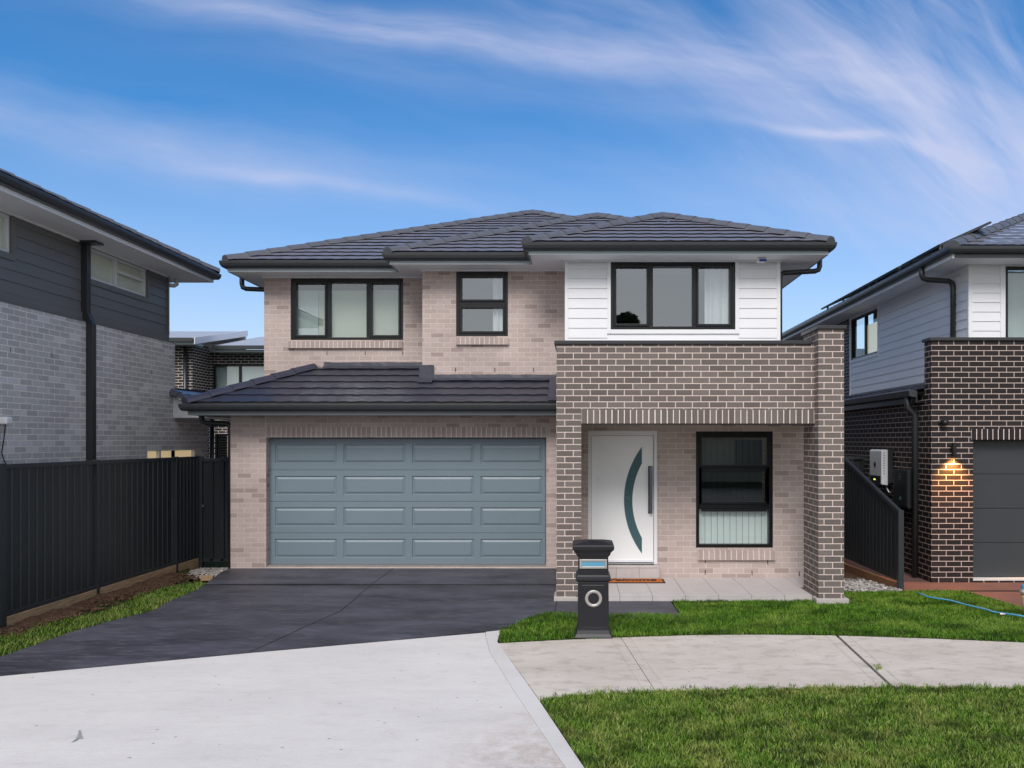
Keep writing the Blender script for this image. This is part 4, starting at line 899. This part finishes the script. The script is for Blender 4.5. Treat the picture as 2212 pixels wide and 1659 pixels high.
# footpath
ptop = [(1076.5, 1389.6), (1200, 1383), (1341, 1377), (1503, 1371.8), (1650, 1371), (1807, 1372.8), (2000, 1379), (2212, 1388), (2900, 1440)]
pbot = [(1164.6, 1509.5), (1233, 1499), (1414, 1490.6), (1540, 1487), (1665, 1486), (1925, 1481), (2080, 1482), (2212, 1485), (2900, 1520)]
b = MB()
def pslab(i0, i1, l0=0, l1=0):
    g0, g1 = l0, l1
    t_ = [ptop[i] for i in range(i0, i1+1)]; q_ = [pbot[i] for i in range(i0, i1+1)]
    t_[0] = (t_[0][0]+g0, t_[0][1]); t_[-1] = (t_[-1][0]-g1, t_[-1][1]); q_[0] = (q_[0][0]+g0, q_[0][1]); q_[-1] = (q_[-1][0]-g1, q_[-1][1])
    return [G(*p) for p in t_]+[G(*p) for p in reversed(q_)]
s1 = pslab(0, 2, 0, .5); s1[3:] = [G(1413.2, 1490.6), G(1233, 1499), G(1164.6, 1509.5)]
ptA = [(1341.8, 1377), (1503, 1371.8), (1650, 1371), (1804.5, 1372.7)]; pbA = [(1415., 1490.4), (1540, 1487), (1665, 1486), (1920.5, 1481)]
ptB = [(1811.5, 1373), (2000, 1379), (2212, 1388), (2900, 1440)]; pbB = [(1928.5, 1481), (2080, 1482), (2212, 1485), (2900, 1520)]
b.sheet(s1, .0, .12); b.sheet([G(*p) for p in ptA]+[G(*p) for p in reversed(pbA)], .0, .12); b.sheet([G(*p) for p in ptB]+[G(*p) for p in reversed(pbB)], .0, .12)
struct(b.build('footpath', M['path'], recalc=False))
m = MB(); m.sheet([G(1078, 1387), G(1360, 1374), G(1820, 1371), G(2900, 1438), G(2900, 1523), G(1930, 1484), G(1414, 1493), G(1165, 1512)], -.03)
struct(m.build('footpath_bed', M['joint'], recalc=False))
m = MB()
def offs(p0, p1, d):   # tooled edge line beside a joint
    return [G(p0[0]+d, p0[1]), G(p1[0]+d*1.15, p1[1])]
for p0, p1, ds in (((1341, 1377.5), (1414, 1490), (-22, 20)), ((1808, 1373.5), (1924, 1480.5), (-24, 24))):
    for d in ds: strip(m, offs(p0, p1, d), .003, lambda a, c: .003)
struct(m.build('footpath_score', mat('score_line', S(172, 162, 150), .9), recalc=False))
# lawns
def inpoly(px_, py_, poly):
    ins = np.zeros(len(px_), bool); n = len(poly); j = n-1
    for i in range(n):
        xi, yi = poly[i]; xj, yj = poly[j]
        c = ((yi > py_) != (yj > py_)) & (px_ < (xj-xi)*(py_-yi)/(yj-yi+1e-12)+xi); ins ^= c; j = i
    return ins
def grass(name, poly, dens, m, hmin, hmax, w, z=0., bare=None, flop=.6):
    P = np.array(poly); x0_, y0_ = P.min(0); x1_, y1_ = P.max(0); n = int((x1_-x0_)*(y1_-y0_)*dens)
    px_ = rng.uniform(x0_, x1_, n); py_ = rng.uniform(y0_, y1_, n); k = inpoly(px_, py_, poly)
    # clumping
    cl = np.sin(px_*23.1+3*np.sin(py_*11))*np.sin(py_*19.7+2*np.sin(px_*13))
    k &= rng.uniform(0, 1, n) < .66+.36*cl
    if bare is not None: k &= bare(px_, py_)
    px_, py_, cl = px_[k], py_[k], cl[k]; n = len(px_)
    big = .5+.5*np.sin(px_*2.3+1.3*np.sin(py_*1.9))*np.sin(py_*2.9+px_*.7)
    h = rng.uniform(hmin, hmax, n)*(.8+.25*cl+.25*big); ang = rng.uniform(0, 2*np.pi, n); lean = rng.uniform(.1, flop, n)*h; ww = w*rng.uniform(.7, 1.3, n)
    dx, dy = np.cos(ang), np.sin(ang); a2 = ang+rng.uniform(-1.2, 1.2, n)+np.pi/2; sx, sy = np.cos(a2)*ww/2, np.sin(a2)*ww/2
    V = np.zeros((n, 5, 3), np.float32)
    for i, (sg_, f) in enumerate(((-1, 0), (1, 0), (1, 1), (-1, 1))):
        V[:, i, 0] = px_+sg_*sx*(1-.25*f)+dx*lean*.35*f; V[:, i, 1] = py_+sg_*sy*(1-.25*f)+dy*lean*.35*f; V[:, i, 2] = z-.004+h*.62*f
    V[:, 4, 0] = px_+dx*lean; V[:, 4, 1] = py_+dy*lean; V[:, 4, 2] = z+h*rng.uniform(.85, 1.05, n)
    me = bpy.data.meshes.new(name); me.vertices.add(n*5); me.vertices.foreach_set('co', V.ravel())
    base = (np.arange(n)*5)[:, None]; loops = np.concatenate([base+np.array([0, 1, 2, 3]), base+np.array([3, 2, 4])], 1).ravel().astype(np.int32)
    me.loops.add(n*7); me.loops.foreach_set('vertex_index', loops); me.polygons.add(n*2)
    st = (np.arange(n)*7)[:, None]+np.array([0, 4]); me.polygons.foreach_set('loop_start', st.ravel().astype(np.int32))
    me.update(); me.validate(); me.materials.append(m)
    o = bpy.data.objects.new(name, me); COL.objects.link(o); return o
lawnA = [G(1166, 1513), G(1233, 1501), G(1414, 1492.5), G(1540, 1489), G(1665, 1488), G(1925, 1483), G(2080, 1484), G(2212, 1487), G(2480, 1497), (5.6, 4.4), G(1345, 1780), G(1264, 1659), G(1216, 1587)]
lawnB = [G(1082, 1361), G(1100, 1355), G(1124.8, 1343.5), G(1150, 1332.5), G(1178.9, 1326), G(1205, 1324.5), (PX(1466, 10.35)+.005, G(1205, 1324)[1]-.12), (PX(1449, 11.05)+.02, YB-.03), (3.29, YB-.03), (3.29, YQ-.06), (3.76, YQ-.06), (3.78, 11.75), G(1925, 1280), G(1953, 1279), G(2012, 1277.5), G(2048, 1276), G(2087, 1279), G(2134, 1291.6), G(2183, 1305.8), G(2212, 1314), G(2420, 1370), G(2480, 1403), G(2212, 1386), G(2000, 1377), G(1807, 1371), G(1650, 1369), G(1503, 1370), G(1341, 1375), G(1200, 1381), G(1077, 1387.5)]
lawnC = [G(445, 1262), G(426, 1274.5), G(359.5, 1302.5), G(329, 1320.5), G(241, 1342), G(154, 1366), G(51, 1403), G(0, 1420), G(-137, 1472), G(-300, 1486.5), G(-600, 1514), (-6.9, 6.75), (-6.9, 14.0), (-6.4, 12.75)]
for nm, pl in (('lawn', lawnA), ('lawn', lawnB), ('lawn', lawnC)): struct(MB().sheet(pl, -.006, .1).build(nm, M['turf'], recalc=False))
lawnD = [(5.6, 4.4), G(2480, 1498), G(2900, 1523), (10.5, 6.6), (10.5, 3.0), (5.6, 3.0)]
struct(MB().sheet(lawnD, -.006, .1).build('lawn', M['turf'], recalc=False)); tag(grass('grass', lawnD, 3200, M['grass_near'], .025, .05, .009, flop=1.3), 'short lawn grass of the verge farther right below the footpath', 'grass', 'stuff')
tag(grass('grass', lawnA, 11000, M['grass_near'], .02, .048, .0066, flop=1.4), 'short green and straw coloured lawn grass below the footpath', 'grass', 'stuff')
tag(grass('grass', lawnB, 9000, M['grass_far'], .022, .052, .007, flop=1.2), 'lush green lawn grass between footpath and porch', 'grass', 'stuff')
soilx = lambda px_, py_: (px_ > -6.30+.13*np.sin(py_*3.1)+(py_-11)*.075+rng.normal(0, .06, len(px_))) | (py_ < 9.2)
tag(grass('grass', lawnC, 4500, M['grass_left'], .025, .05, .008, bare=soilx, flop=1.), 'patchy lawn grass between left fence and dark driveway', 'grass', 'stuff')
wp = [G(1886, 1436), G(1900, 1434), G(1906, 1446), G(1893, 1450)]
tag(grass('weed', wp, 9000, M['grass_near'], .015, .035, .006, flop=1.2), 'small green weed tuft growing in the right-hand footpath joint', 'weed')
edge_a = [(1166, 1511), (1233, 1499.5), (1414, 1491), (1540, 1487.5), (1665, 1486.5), (1925, 1481.5), (2080, 1482.5), (2212, 1485.5), (2400, 1492)]
def fringe(poly, w_): 
    q = [G(*p) for p in poly]; return q+[(a, b_+w_) for a, b_ in reversed(q)]
nz_ = lambda px_, py_: np.sin(px_*9.+np.sin(px_*23)*2) > -.1
tag(grass('grass_fringe', fringe(edge_a, .05), 2600, M['grass_near'], .02, .05, .007, bare=nz_, flop=1.5), 'ragged grass tips creeping over the near edge of the footpath', 'grass', 'stuff')
edge_b = [(1077, 1389), (1200, 1382.5), (1341, 1376.5), (1503, 1371.5), (1650, 1370.5), (1807, 1372.5), (2000, 1378.5), (2212, 1387.5), (2420, 1401)]
tag(grass('grass_fringe', fringe(edge_b, -.04), 2600, M['grass_far'], .02, .045, .007, bare=nz_, flop=1.5), 'ragged grass tips creeping over the house side of the footpath', 'grass', 'stuff')
# soil heap along the left fence
nx_, ny_ = 26, 90; o = []; fs = []
for i in range(nx_+1):
    for j in range(ny_+1):
        d = 8.9+(13.3-8.9)*j/ny_; wdt = .52+.12*math.sin(d*2.7)+.02*(d-9); xx = FXL+.036+wdt*i/nx_; f = i/nx_
        hz = (.045*math.sin(math.pi*min(1, f*1.25+.12))+.028*math.sin(d*9+f*5)*math.sin(f*7+d*4)*(1-f)+random.uniform(-.007, .007))*(1-f**3)-.012*f
        o.append((xx, d, hz))
for i in range(nx_):
    for j in range(ny_): k = i*(ny_+1)+j; fs.append((k, k+1, k+ny_+2, k+ny_+1))
m = MB(); m.add(o, fs); struct(m.build('soil', M['soil'], smooth=False, recalc=False))
ico = bmesh.new(); bmesh.ops.create_icosphere(ico, subdivisions=1, radius=1); IV = np.array([v.co[:] for v in ico.verts]); IF = np.array([[v.index for v in f.verts] for f in ico.faces]); ico.free()
def stones(name, pts, zs, s0, s1, m):
    n = len(pts); k = len(IV); R = rng.uniform(s0, s1, n); A = rng.uniform(0, 2*np.pi, n)
    V = np.repeat(IV[None], n, 0)*(1+rng.uniform(-.28, .28, (n, k, 1))); V = V*R[:, None, None]*np.stack([rng.uniform(.8, 1.3, n), rng.uniform(.6, 1., n), rng.uniform(.45, .8, n)], 1)[:, None, :]
    c, s = np.cos(A)[:, None], np.sin(A)[:, None]; X_, Y_ = V[..., 0]*c-V[..., 1]*s, V[..., 0]*s+V[..., 1]*c; V[..., 0], V[..., 1] = X_, Y_
    V += np.stack([pts[:, 0], pts[:, 1], zs], 1)[:, None, :]
    me = bpy.data.meshes.new(name); me.from_pydata(V.reshape(-1, 3).tolist(), [], (IF[None]+(np.arange(n)*k)[:, None, None]).reshape(-1, 3).tolist()); me.materials.append(m)
    o_ = bpy.data.objects.new(name, me); COL.objects.link(o_); return o_
def scatter(poly, n):
    P = np.array(poly); a = rng.uniform(P.min(0), P.max(0), (n, 2)); return a[inpoly(a[:, 0], a[:, 1], poly)]
p = scatter([(-6.9, 9.0), (-6.45, 9.0), (-6.2, 13.2), (-6.9, 13.3)], 900); tag(stones('soil_clods', p, rng.uniform(-.0, .035, len(p)), .008, .03, M['soil']), 'brown crumbled soil clods along the left fence sleepers', 'soil', 'stuff')
gl_ = [(-6.9, 13.1), G(425, 1246), G(462, 1247), (-6.03, 13.5), (-6.02, 14.4), (-6.9, 14.4)]
zg = lambda yy: -.03-.04*np.clip(yy-13, 0, 2)
struct(MB().sheet(gl_, lambda a, c: float(zg(c))-.015, .1).build('gravel_bed', M['soil'], recalc=False))
p = scatter(gl_, 2600); tag(stones('gravel', p, zg(p[:, 1])+rng.uniform(-.005, .015, len(p)), .014, .032, M['pebble']), 'loose grey and white pebbles at the left gate', 'gravel', 'stuff')
gr_ = [(3.72, 11.75), (4.86, 11.75), (4.86, 17), (3.62, 17), (3.62, 12.3)]
zr = lambda yy: .005-.075*np.clip(yy-11.9, 0, 2.6)
struct(MB().sheet(gr_, lambda a, c: float(zr(c))-.02, .1).build('gravel_bed', M['soil'], recalc=False))
p = scatter(gr_, 9500); tag(stones('gravel', p, zr(p[:, 1])+rng.uniform(-.005, .018, len(p)), .014, .034, M['pebble']), 'loose grey and white pebbles beside the right porch pier', 'gravel', 'stuff')
tl = tag(MB().box(PX(428, 12.9), G(462, 1247)[0]-.0, 12.98, 13.03, -.05, .035).build('edging_board', M['sleeper'], at=(-6.5, 13, 0)), 'short weathered timber edging board between left pebbles and soil', 'board')
# right neighbour driveway
b = MB(); b.sheet([(FXR+.04, 11.9), G(1953, 1278), G(2012, 1276.5), G(2048, 1275), G(2087, 1278), G(2134, 1290.6), G(2183, 1304.8), G(2212, 1313), G(2420, 1369), G(2480, 1402), G(2900, 1438), (12, 7.6), (12, NY+.3), (NX, NY+.02), (FXR+.04, NY+.02)], .002, .1)
b.sheet([(FXR+.04, NY+.02), (NX-.002, NY+.02), (NX-.002, 18), (FXR+.04, 18)], .002, .1)
struct(b.build('driveway', M['brown_drive'], recalc=False))
dd = G(2140, 1277)[1]; dr = tag(MB().box(G(2077, 1276)[0], 11, dd-.045, dd+.045, -.05, .006).build('trench_drain', M['rubber'], at=(8, dd, 0)), 'narrow black drain across the brown driveway before the charcoal garage door', 'drain')

# ================================================================= SMALL THINGS
mbx = thing('letterbox', 'black pillar letterbox with white slot and round paper holder at the footpath', 'letterbox', (.18, 9.2, 0))
cx, cy = .178, 9.02+.185
m = MB(); m.loft(cx, cy, [(.222, 0), (.22, .012), (.196, .045), (.183, .085), (.180, .11), (.176, .63), (.176, .638)]); body = m.build('lower_body', M['mbox'], mbx, bevel=.006)
MB().loft(cx, cy, [(.178, .64), (.196, .65), (.202, .672), (.198, .70), (.186, .715), (.178, .725)]).build('band', M['mbox'], mbx, bevel=.006)
MB().loft(cx, cy, [(.174, .72), (.172, .935)]).build('upper_body', M['mbox'], mbx, bevel=.006)
MB().loft(cx, cy, [(.174, .925), (.196, .955), (.200, .975), (.222, 1.0), (.234, 1.012), (.238, 1.02), (.238, 1.058), (.228, 1.068), (.12, 1.092), (.0, 1.104)]).build('cap', M['mbox'], mbx, bevel=.005)
fyb = cy-.176
sz = lambda v: (1490-v)/1162
m = MB(); rect_frame(m, cx-.157, cx+.158, sz(568), sz(445), fyb-.012, fyb+.02, .025); m.build('slot_plate', M['mgrey'], mbx, bevel=.004)
MB().box(cx-.133, cx+.133, fyb-.004, fyb+.012, sz(546), sz(468)).build('slot_flap', M['mblue'], mbx)
rc = (cx+.004, fyb, sz(968))
m = MB(); m.lathe(rc, (0, -1, 0), [(.098, -.012), (.099, .004), (.094, .013), (.082, .015), (.066, .010), (.062, -.0), (.060, -.035)], 40); pr = m.build('paper_holder', M['mgrey'], mbx, smooth=True)
MB().lathe((rc[0], fyb+.033, rc[2]), (0, -1, 0), [(.0, 0), (.061, 0)], 32).build('holder_back', M['mgrey'], pr)
m = MB(); m.box(rc[0]-.05, rc[0]+.028, fyb+.018, fyb+.024, rc[2]-.002, rc[2]+.036); m.box(rc[0]-.05, rc[0]+.028, fyb+.002, fyb+.024, rc[2]-.007, rc[2]-.002); m.build('holder_flap', M['mgrey'], pr)
m = MB(); rect = [(-.125, .60), (.125, .60), (.145, .575), (.145, .145), (.125, .12), (-.125, .12), (-.145, .145), (-.145, .575)]
m.tube([(cx+a, fyb+.000, z_) for a, z_ in rect+rect[:1]], .0045, 6); m.build('moulding', M['mbox'], body)
mt = thing('doormat', 'orange coir doormat with black rubber border reading Welcome, at the front step', 'doormat', (.9, 11.9, .086))
my0, my1 = F*(H-.09)/(1259.5-VY), YP-.15
mx0, mx1 = PX(1282, my0), PX(1438, my0)
MB().box(mx0, mx1, my0, my1, .087, .096).build('border', M['rubber'], mt, bevel=.003); MB().box(mx0+.035, mx1-.035, my0+.035, my1-.03, .09, .106).build('coir_pile', M['coir'], mt, bevel=.004)
cu = bpy.data.curves.new('lettering', 'FONT'); cu.body = 'Welcome'; cu.size = .19; cu.align_x = 'CENTER'; cu.align_y = 'CENTER'; cu.shear = .25; cu.extrude = .001; cu.offset = .005; cu.materials.append(M['ink'])
tmp = bpy.data.objects.new('tmp', cu); COL.objects.link(tmp); bpy.context.view_layer.update()
me = bpy.data.meshes.new_from_object(tmp.evaluated_get(bpy.context.evaluated_depsgraph_get())); bpy.data.objects.remove(tmp)
me.materials.clear(); me.materials.append(M['ink'])
lt_ = bpy.data.objects.new('lettering', me); COL.objects.link(lt_); lt_.parent = mt; lt_.location = ((mx0+mx1)/2-.02-.9, (my0+my1)/2-11.9, .108-.086); lt_.scale = (1.15, 1.5, 1)
hz = lambda a, c: G(1913.9+a/7.427, 1166.4+c/7.427, .045)
pts = [hz(*q) for q in ((505, 845), (560, 878), (700, 920), (880, 952), (1050, 985), (1250, 1030), (1420, 1080), (1600, 1125), (1750, 1160), (1900, 1185), (2080, 1215), (2250, 1235), (2420, 1240))]
m = MB(); m.tube([(a, c, .05+.006*math.sin(i*2.1)) for i, (a, c) in enumerate(pts)], .011, 8)
hose = tag(m.build('garden_hose', M['hose'], smooth=True, at=(pts[5][0], pts[5][1], .04)), 'thin blue garden hose lying across the upper lawn', 'hose')
c_ = hz(1865, 1188); MB().lathe((c_[0]-.03, c_[1], .045), (1, -.3, 0), [(.0, 0), (.014, 0), (.016, .03), (.012, .06), (0, .06)], 12).build('hose_joiner', M['mgrey'], hose)
gp_ = G(2214, 1332); t = thing('garden_stake', 'tapered grey post with pale blue cap at the right edge of the upper lawn', 'post', (gp_[0], gp_[1], 0))
sc = F/gp_[1]; hh = (1332-1263)/sc; rr_ = 10/sc
MB().lathe((gp_[0], gp_[1], 0), (0, 0, 1), [(.0, 0), (rr_*.35, 0), (rr_*.6, hh*.4), (rr_*.8, hh*.74), (.0, hh*.74)], 16).build('stake', M['sleeper'], t, smooth=True)
MB().lathe((gp_[0], gp_[1], hh*.74), (0, 0, 1), [(0, 0), (rr_*1.05, 0), (rr_*1.1, hh*.05), (rr_*.8, hh*.12), (0, hh*.12)], 16).build('collar', M['mgrey'], t); MB().lathe((gp_[0], gp_[1], hh*.86), (0, 0, 1), [(rr_*.7, 0), (rr_*.72, hh*.12), (rr_*.6, hh*.14), (0, hh*.14)], 16).build('tap_cap', M['hose'], t)

# ================================================================= ACROSS THE STREET (mirrored in the windows)
oh = thing('opposite_house', 'brick house across the street, mirrored in the ground-floor window', 'house', (6, -22, 0))
m = MB(); m.box(-2, 14, -28, -20, -.1, 2.7); m.box(2, 14, -28.2, -21, 2.7, 5.4); m.build('wall', mat('opposite_render', S(214, 180, 140), .9), oh)
m = MB(); m.loft(8, -24.5, [(7.2, 5.4), (7.2, 5.5), (.4, 8.2)]); m.build('roof', M['tile'], oh); MB().box(-2.6, 14.4, -20.5, -19.4, 2.7, 2.95).build('eave', M['white_trim'], oh)
MB().box(2.2, 6.8, -20.06, -19.96, .0, 2.3).build('garage_door', M['white_board'], oh); MB().box(9, 12, -20.06, -19.96, .8, 2.3).build('window', M['solar'], oh)
ot = thing('tree', 'dark broad-crowned tree mirrored in the upper right window', 'tree', (3.4, -40, 0))
MB().tube([(3.4, -40, -.3), (3.3, -40.1, 3), (3.5, -40, 6), (3.2, -40, 9), (3.4, -40, 12.2)], [.35, .3, .25, .18, .06], 10).build('trunk', M['bark'], ot)
cl = []
for i in range(16):
    a = rng.uniform(0, 6.28); r_ = rng.uniform(.2, 2.7); cl.append((3.4+r_*math.cos(a), -40+r_*math.sin(a), rng.uniform(9.2, 13.2)-.3*r_, rng.uniform(.6, 1.15)))
n = 9000; ci = rng.integers(0, len(cl), n); C = np.array(cl)[ci]; d_ = rng.normal(0, 1, (n, 3)); d_ /= np.linalg.norm(d_, axis=1)[:, None]
c3 = C[:, :3]+d_*(C[:, 3]*rng.uniform(.4, 1., n)**.5)[:, None]*np.array([1, 1, .65]); e1 = rng.normal(0, .1, (n, 3)); e2 = rng.normal(0, .1, (n, 3))
V = np.stack([c3-e1, c3+e2, c3+e1, c3-e2], 1)-np.array([3.4, -40, 0]); me = bpy.data.meshes.new('crown'); me.from_pydata(V.reshape(-1, 3).tolist(), [], (np.arange(n)[:, None]*4+np.arange(4)).tolist()); me.materials.append(M['leaf'])
o_ = bpy.data.objects.new('crown', me); COL.objects.link(o_); o_.parent = ot

# ================================================================= LIGHT, SKY, CAMERA
SUN = Vector((-.10, -.72, .74)).normalized()
el = math.asin(SUN.z); az = math.atan2(SUN.x, SUN.y)
w = bpy.data.worlds.new('World'); scene.world = w; w.use_nodes = True; nt = w.node_tree
class WT(NT):
    def __init__(s): s.t = nt
T = WT(); bg = nt.nodes['Background']
sky = T.n('ShaderNodeTexSky', sky_type='NISHITA', sun_disc=False); sky.sun_elevation = el; sky.sun_rotation = az; sky.altitude = 100; sky.air_density = 1.0; sky.dust_density = .6; sky.ozone_density = 3.0
tc = T.n('ShaderNodeTexCoord'); sp = T.n('ShaderNodeSeparateXYZ'); T.l(tc.outputs['Generated'], sp.inputs[0])
zz = T.math('ADD', T.math('MAXIMUM', sp.outputs[2], 0.), .12)
cv = T.n('ShaderNodeCombineXYZ'); T.l(T.math('DIVIDE', sp.outputs[0], zz), cv.inputs[0]); T.l(T.math('DIVIDE', sp.outputs[1], zz), cv.inputs[1])
ya = T.math('ADD', T.math('ABSOLUTE', sp.outputs[1]), .02)
gn = T.n('ShaderNodeCombineXYZ'); T.l(T.math('DIVIDE', sp.outputs[0], ya), gn.inputs[0]); T.l(T.math('DIVIDE', sp.outputs[2], ya), gn.inputs[1])
front = T.rng(sp.outputs[1], -.25, .15, 0, 1)
wq = T.n('ShaderNodeTexNoise'); wq.inputs['Scale'].default_value = 3.2; wq.inputs['Detail'].default_value = 3; T.l(gn.outputs[0], wq.inputs['Vector'])
warp = T.n('ShaderNodeVectorMath', operation='MULTIPLY_ADD'); T.l(wq.outputs['Color'], warp.inputs[0]); warp.inputs[1].default_value = (.09, .09, 0); T.l(gn.outputs[0], warp.inputs[2])
def cloud(x_, y_, ang, ln, wd, amt, sx=3.0, sy=22., seed=0., lo=.38, hi=.68, det=8):
    """one wisp of cirrus: a soft ellipse in the direction it lies, combed along its length"""
    a0, b0 = (x_-VX)/F+.045, (VY-y_)/F+.045
    mp = T.n('ShaderNodeMapping', vector_type='TEXTURE'); T.l(warp.outputs[0], mp.inputs[0]); mp.inputs['Location'].default_value = (a0, b0, 0); mp.inputs['Rotation'].default_value = (0, 0, math.radians(ang)); mp.inputs['Scale'].default_value = (1, 1, 1)
    q = T.n('ShaderNodeSeparateXYZ'); T.l(mp.outputs[0], q.inputs[0])
    u_ = T.math('DIVIDE', q.outputs[0], ln); v_ = T.math('DIVIDE', q.outputs[1], wd)
    m_ = T.math('POWER', 2.718, T.math('MULTIPLY', T.math('ADD', T.math('MULTIPLY', u_, u_), T.math('MULTIPLY', v_, v_)), -1.))
    st = T.scaled(mp.outputs[0], (sx, sy, 1)); of = T.n('ShaderNodeVectorMath', operation='ADD'); T.l(st, of.inputs[0]); of.inputs[1].default_value = (seed, seed*1.7, 0)
    nz = T.n('ShaderNodeTexNoise'); nz.inputs['Scale'].default_value = 1.; nz.inputs['Detail'].default_value = det; nz.inputs['Roughness'].default_value = .58; nz.inputs['Distortion'].default_value = .35; T.l(of.outputs[0], nz.inputs['Vector'])
    return T.math('MULTIPLY', T.math('MULTIPLY', m_, T.rng(nz.outputs['Fac'], lo, hi, 0, 1)), amt)
cs = [cloud(200, 290, -11, .55, .045, .42, 1.6, 10, 3., .3, .75, 6), cloud(500, 350, -11, .35, .03, .22, 1.6, 9, 5., .25, .75, 6), cloud(950, 95, -6, .34, .024, .7, 2.4, 18, 9., .3, .7), cloud(560, 40, -8, .3, .02, .3, 2.4, 18, 14., .3, .7),
      cloud(1560, 130, -16, .36, .05, .5, 2.4, 12, 21., .3, .72), cloud(1950, 240, -38, .42, .17, .62, 2.6, 15, 31., .36, .8, 10), cloud(2090, 130, -58, .32, .12, .5, 2.6, 15, 37., .36, .8, 10),
      cloud(1830, 322, -11, .13, .008, .45, 4, 24, 41., .1, .6), cloud(690, 415, -9, .14, .009, .35, 4, 24, 47., .1, .6), cloud(2150, 430, -10, .3, .10, .4, 1.6, 7, 53., .2, .75), cloud(1050, 150, -7, .5, .05, .32, 1.8, 9, 63., .25, .75), cloud(1450, 420, -10, .5, .05, .2, 1.6, 9, 59., .25, .75)]
cm = cs[0]
for c_ in cs[1:]: cm = T.math('ADD', cm, c_)
low = T.rng(sp.outputs[2], .0, .36, 1, 0); low = T.math('POWER', low, 1.25)
back = T.noise(T.scaled(gn.outputs[0], (1.2, 2.5, 1)), 1.1, 5, .5)
cm = T.math('MULTIPLY', cm, front)
cm = T.math('ADD', cm, T.math('MULTIPLY', T.math('SUBTRACT', 1., front), T.rng(back, .3, .65, .45, .8)))
cm = T.math('ADD', cm, T.math('MULTIPLY', low, .85))
cm = T.math('MINIMUM', cm, .8)
hs = T.n('ShaderNodeHueSaturation'); hs.inputs['Saturation'].default_value = 1.38; hs.inputs['Value'].default_value = .92; T.l(sky.outputs[0], hs.inputs['Color'])
cloudcol = T.mix(front, (5.6, 5.4, 5.0, 1), (3.65, 3.8, 4.95, 1))
cmix = T.mix(cm, hs.outputs[0], cloudcol)
T.l(cmix, bg.inputs['Color']); bg.inputs['Strength'].default_value = .11
sd = bpy.data.lights.new('sun', 'SUN'); sd.energy = 1.7; sd.angle = math.radians(28); sd.color = (1, .95, .91)
so = bpy.data.objects.new('sun', sd); COL.objects.link(so); so.rotation_euler = (-SUN).to_track_quat('-Z', 'Y').to_euler(); so.location = (-10, -20, 20)
cd = bpy.data.cameras.new('camera'); co = bpy.data.objects.new('camera', cd); COL.objects.link(co); scene.camera = co
co.location = (0, 0, H); co.rotation_euler = (math.pi/2, 0, 0); cd.sensor_fit = 'HORIZONTAL'; cd.sensor_width = 36; cd.lens = 36*F/2212
cd.shift_x = -(VX-1106)/2212; cd.shift_y = (VY-829.5)/2212; cd.clip_start = .1; cd.clip_end = 1000
scene.render.resolution_x, scene.render.resolution_y = 1024, 768
scene.render.engine = 'CYCLES'; scene.cycles.max_bounces = 8; scene.cycles.transparent_max_bounces = 12
vs = scene.view_settings; vs.view_transform = 'Standard'; vs.look = 'None'; vs.exposure = 0.70; vs.gamma = 1
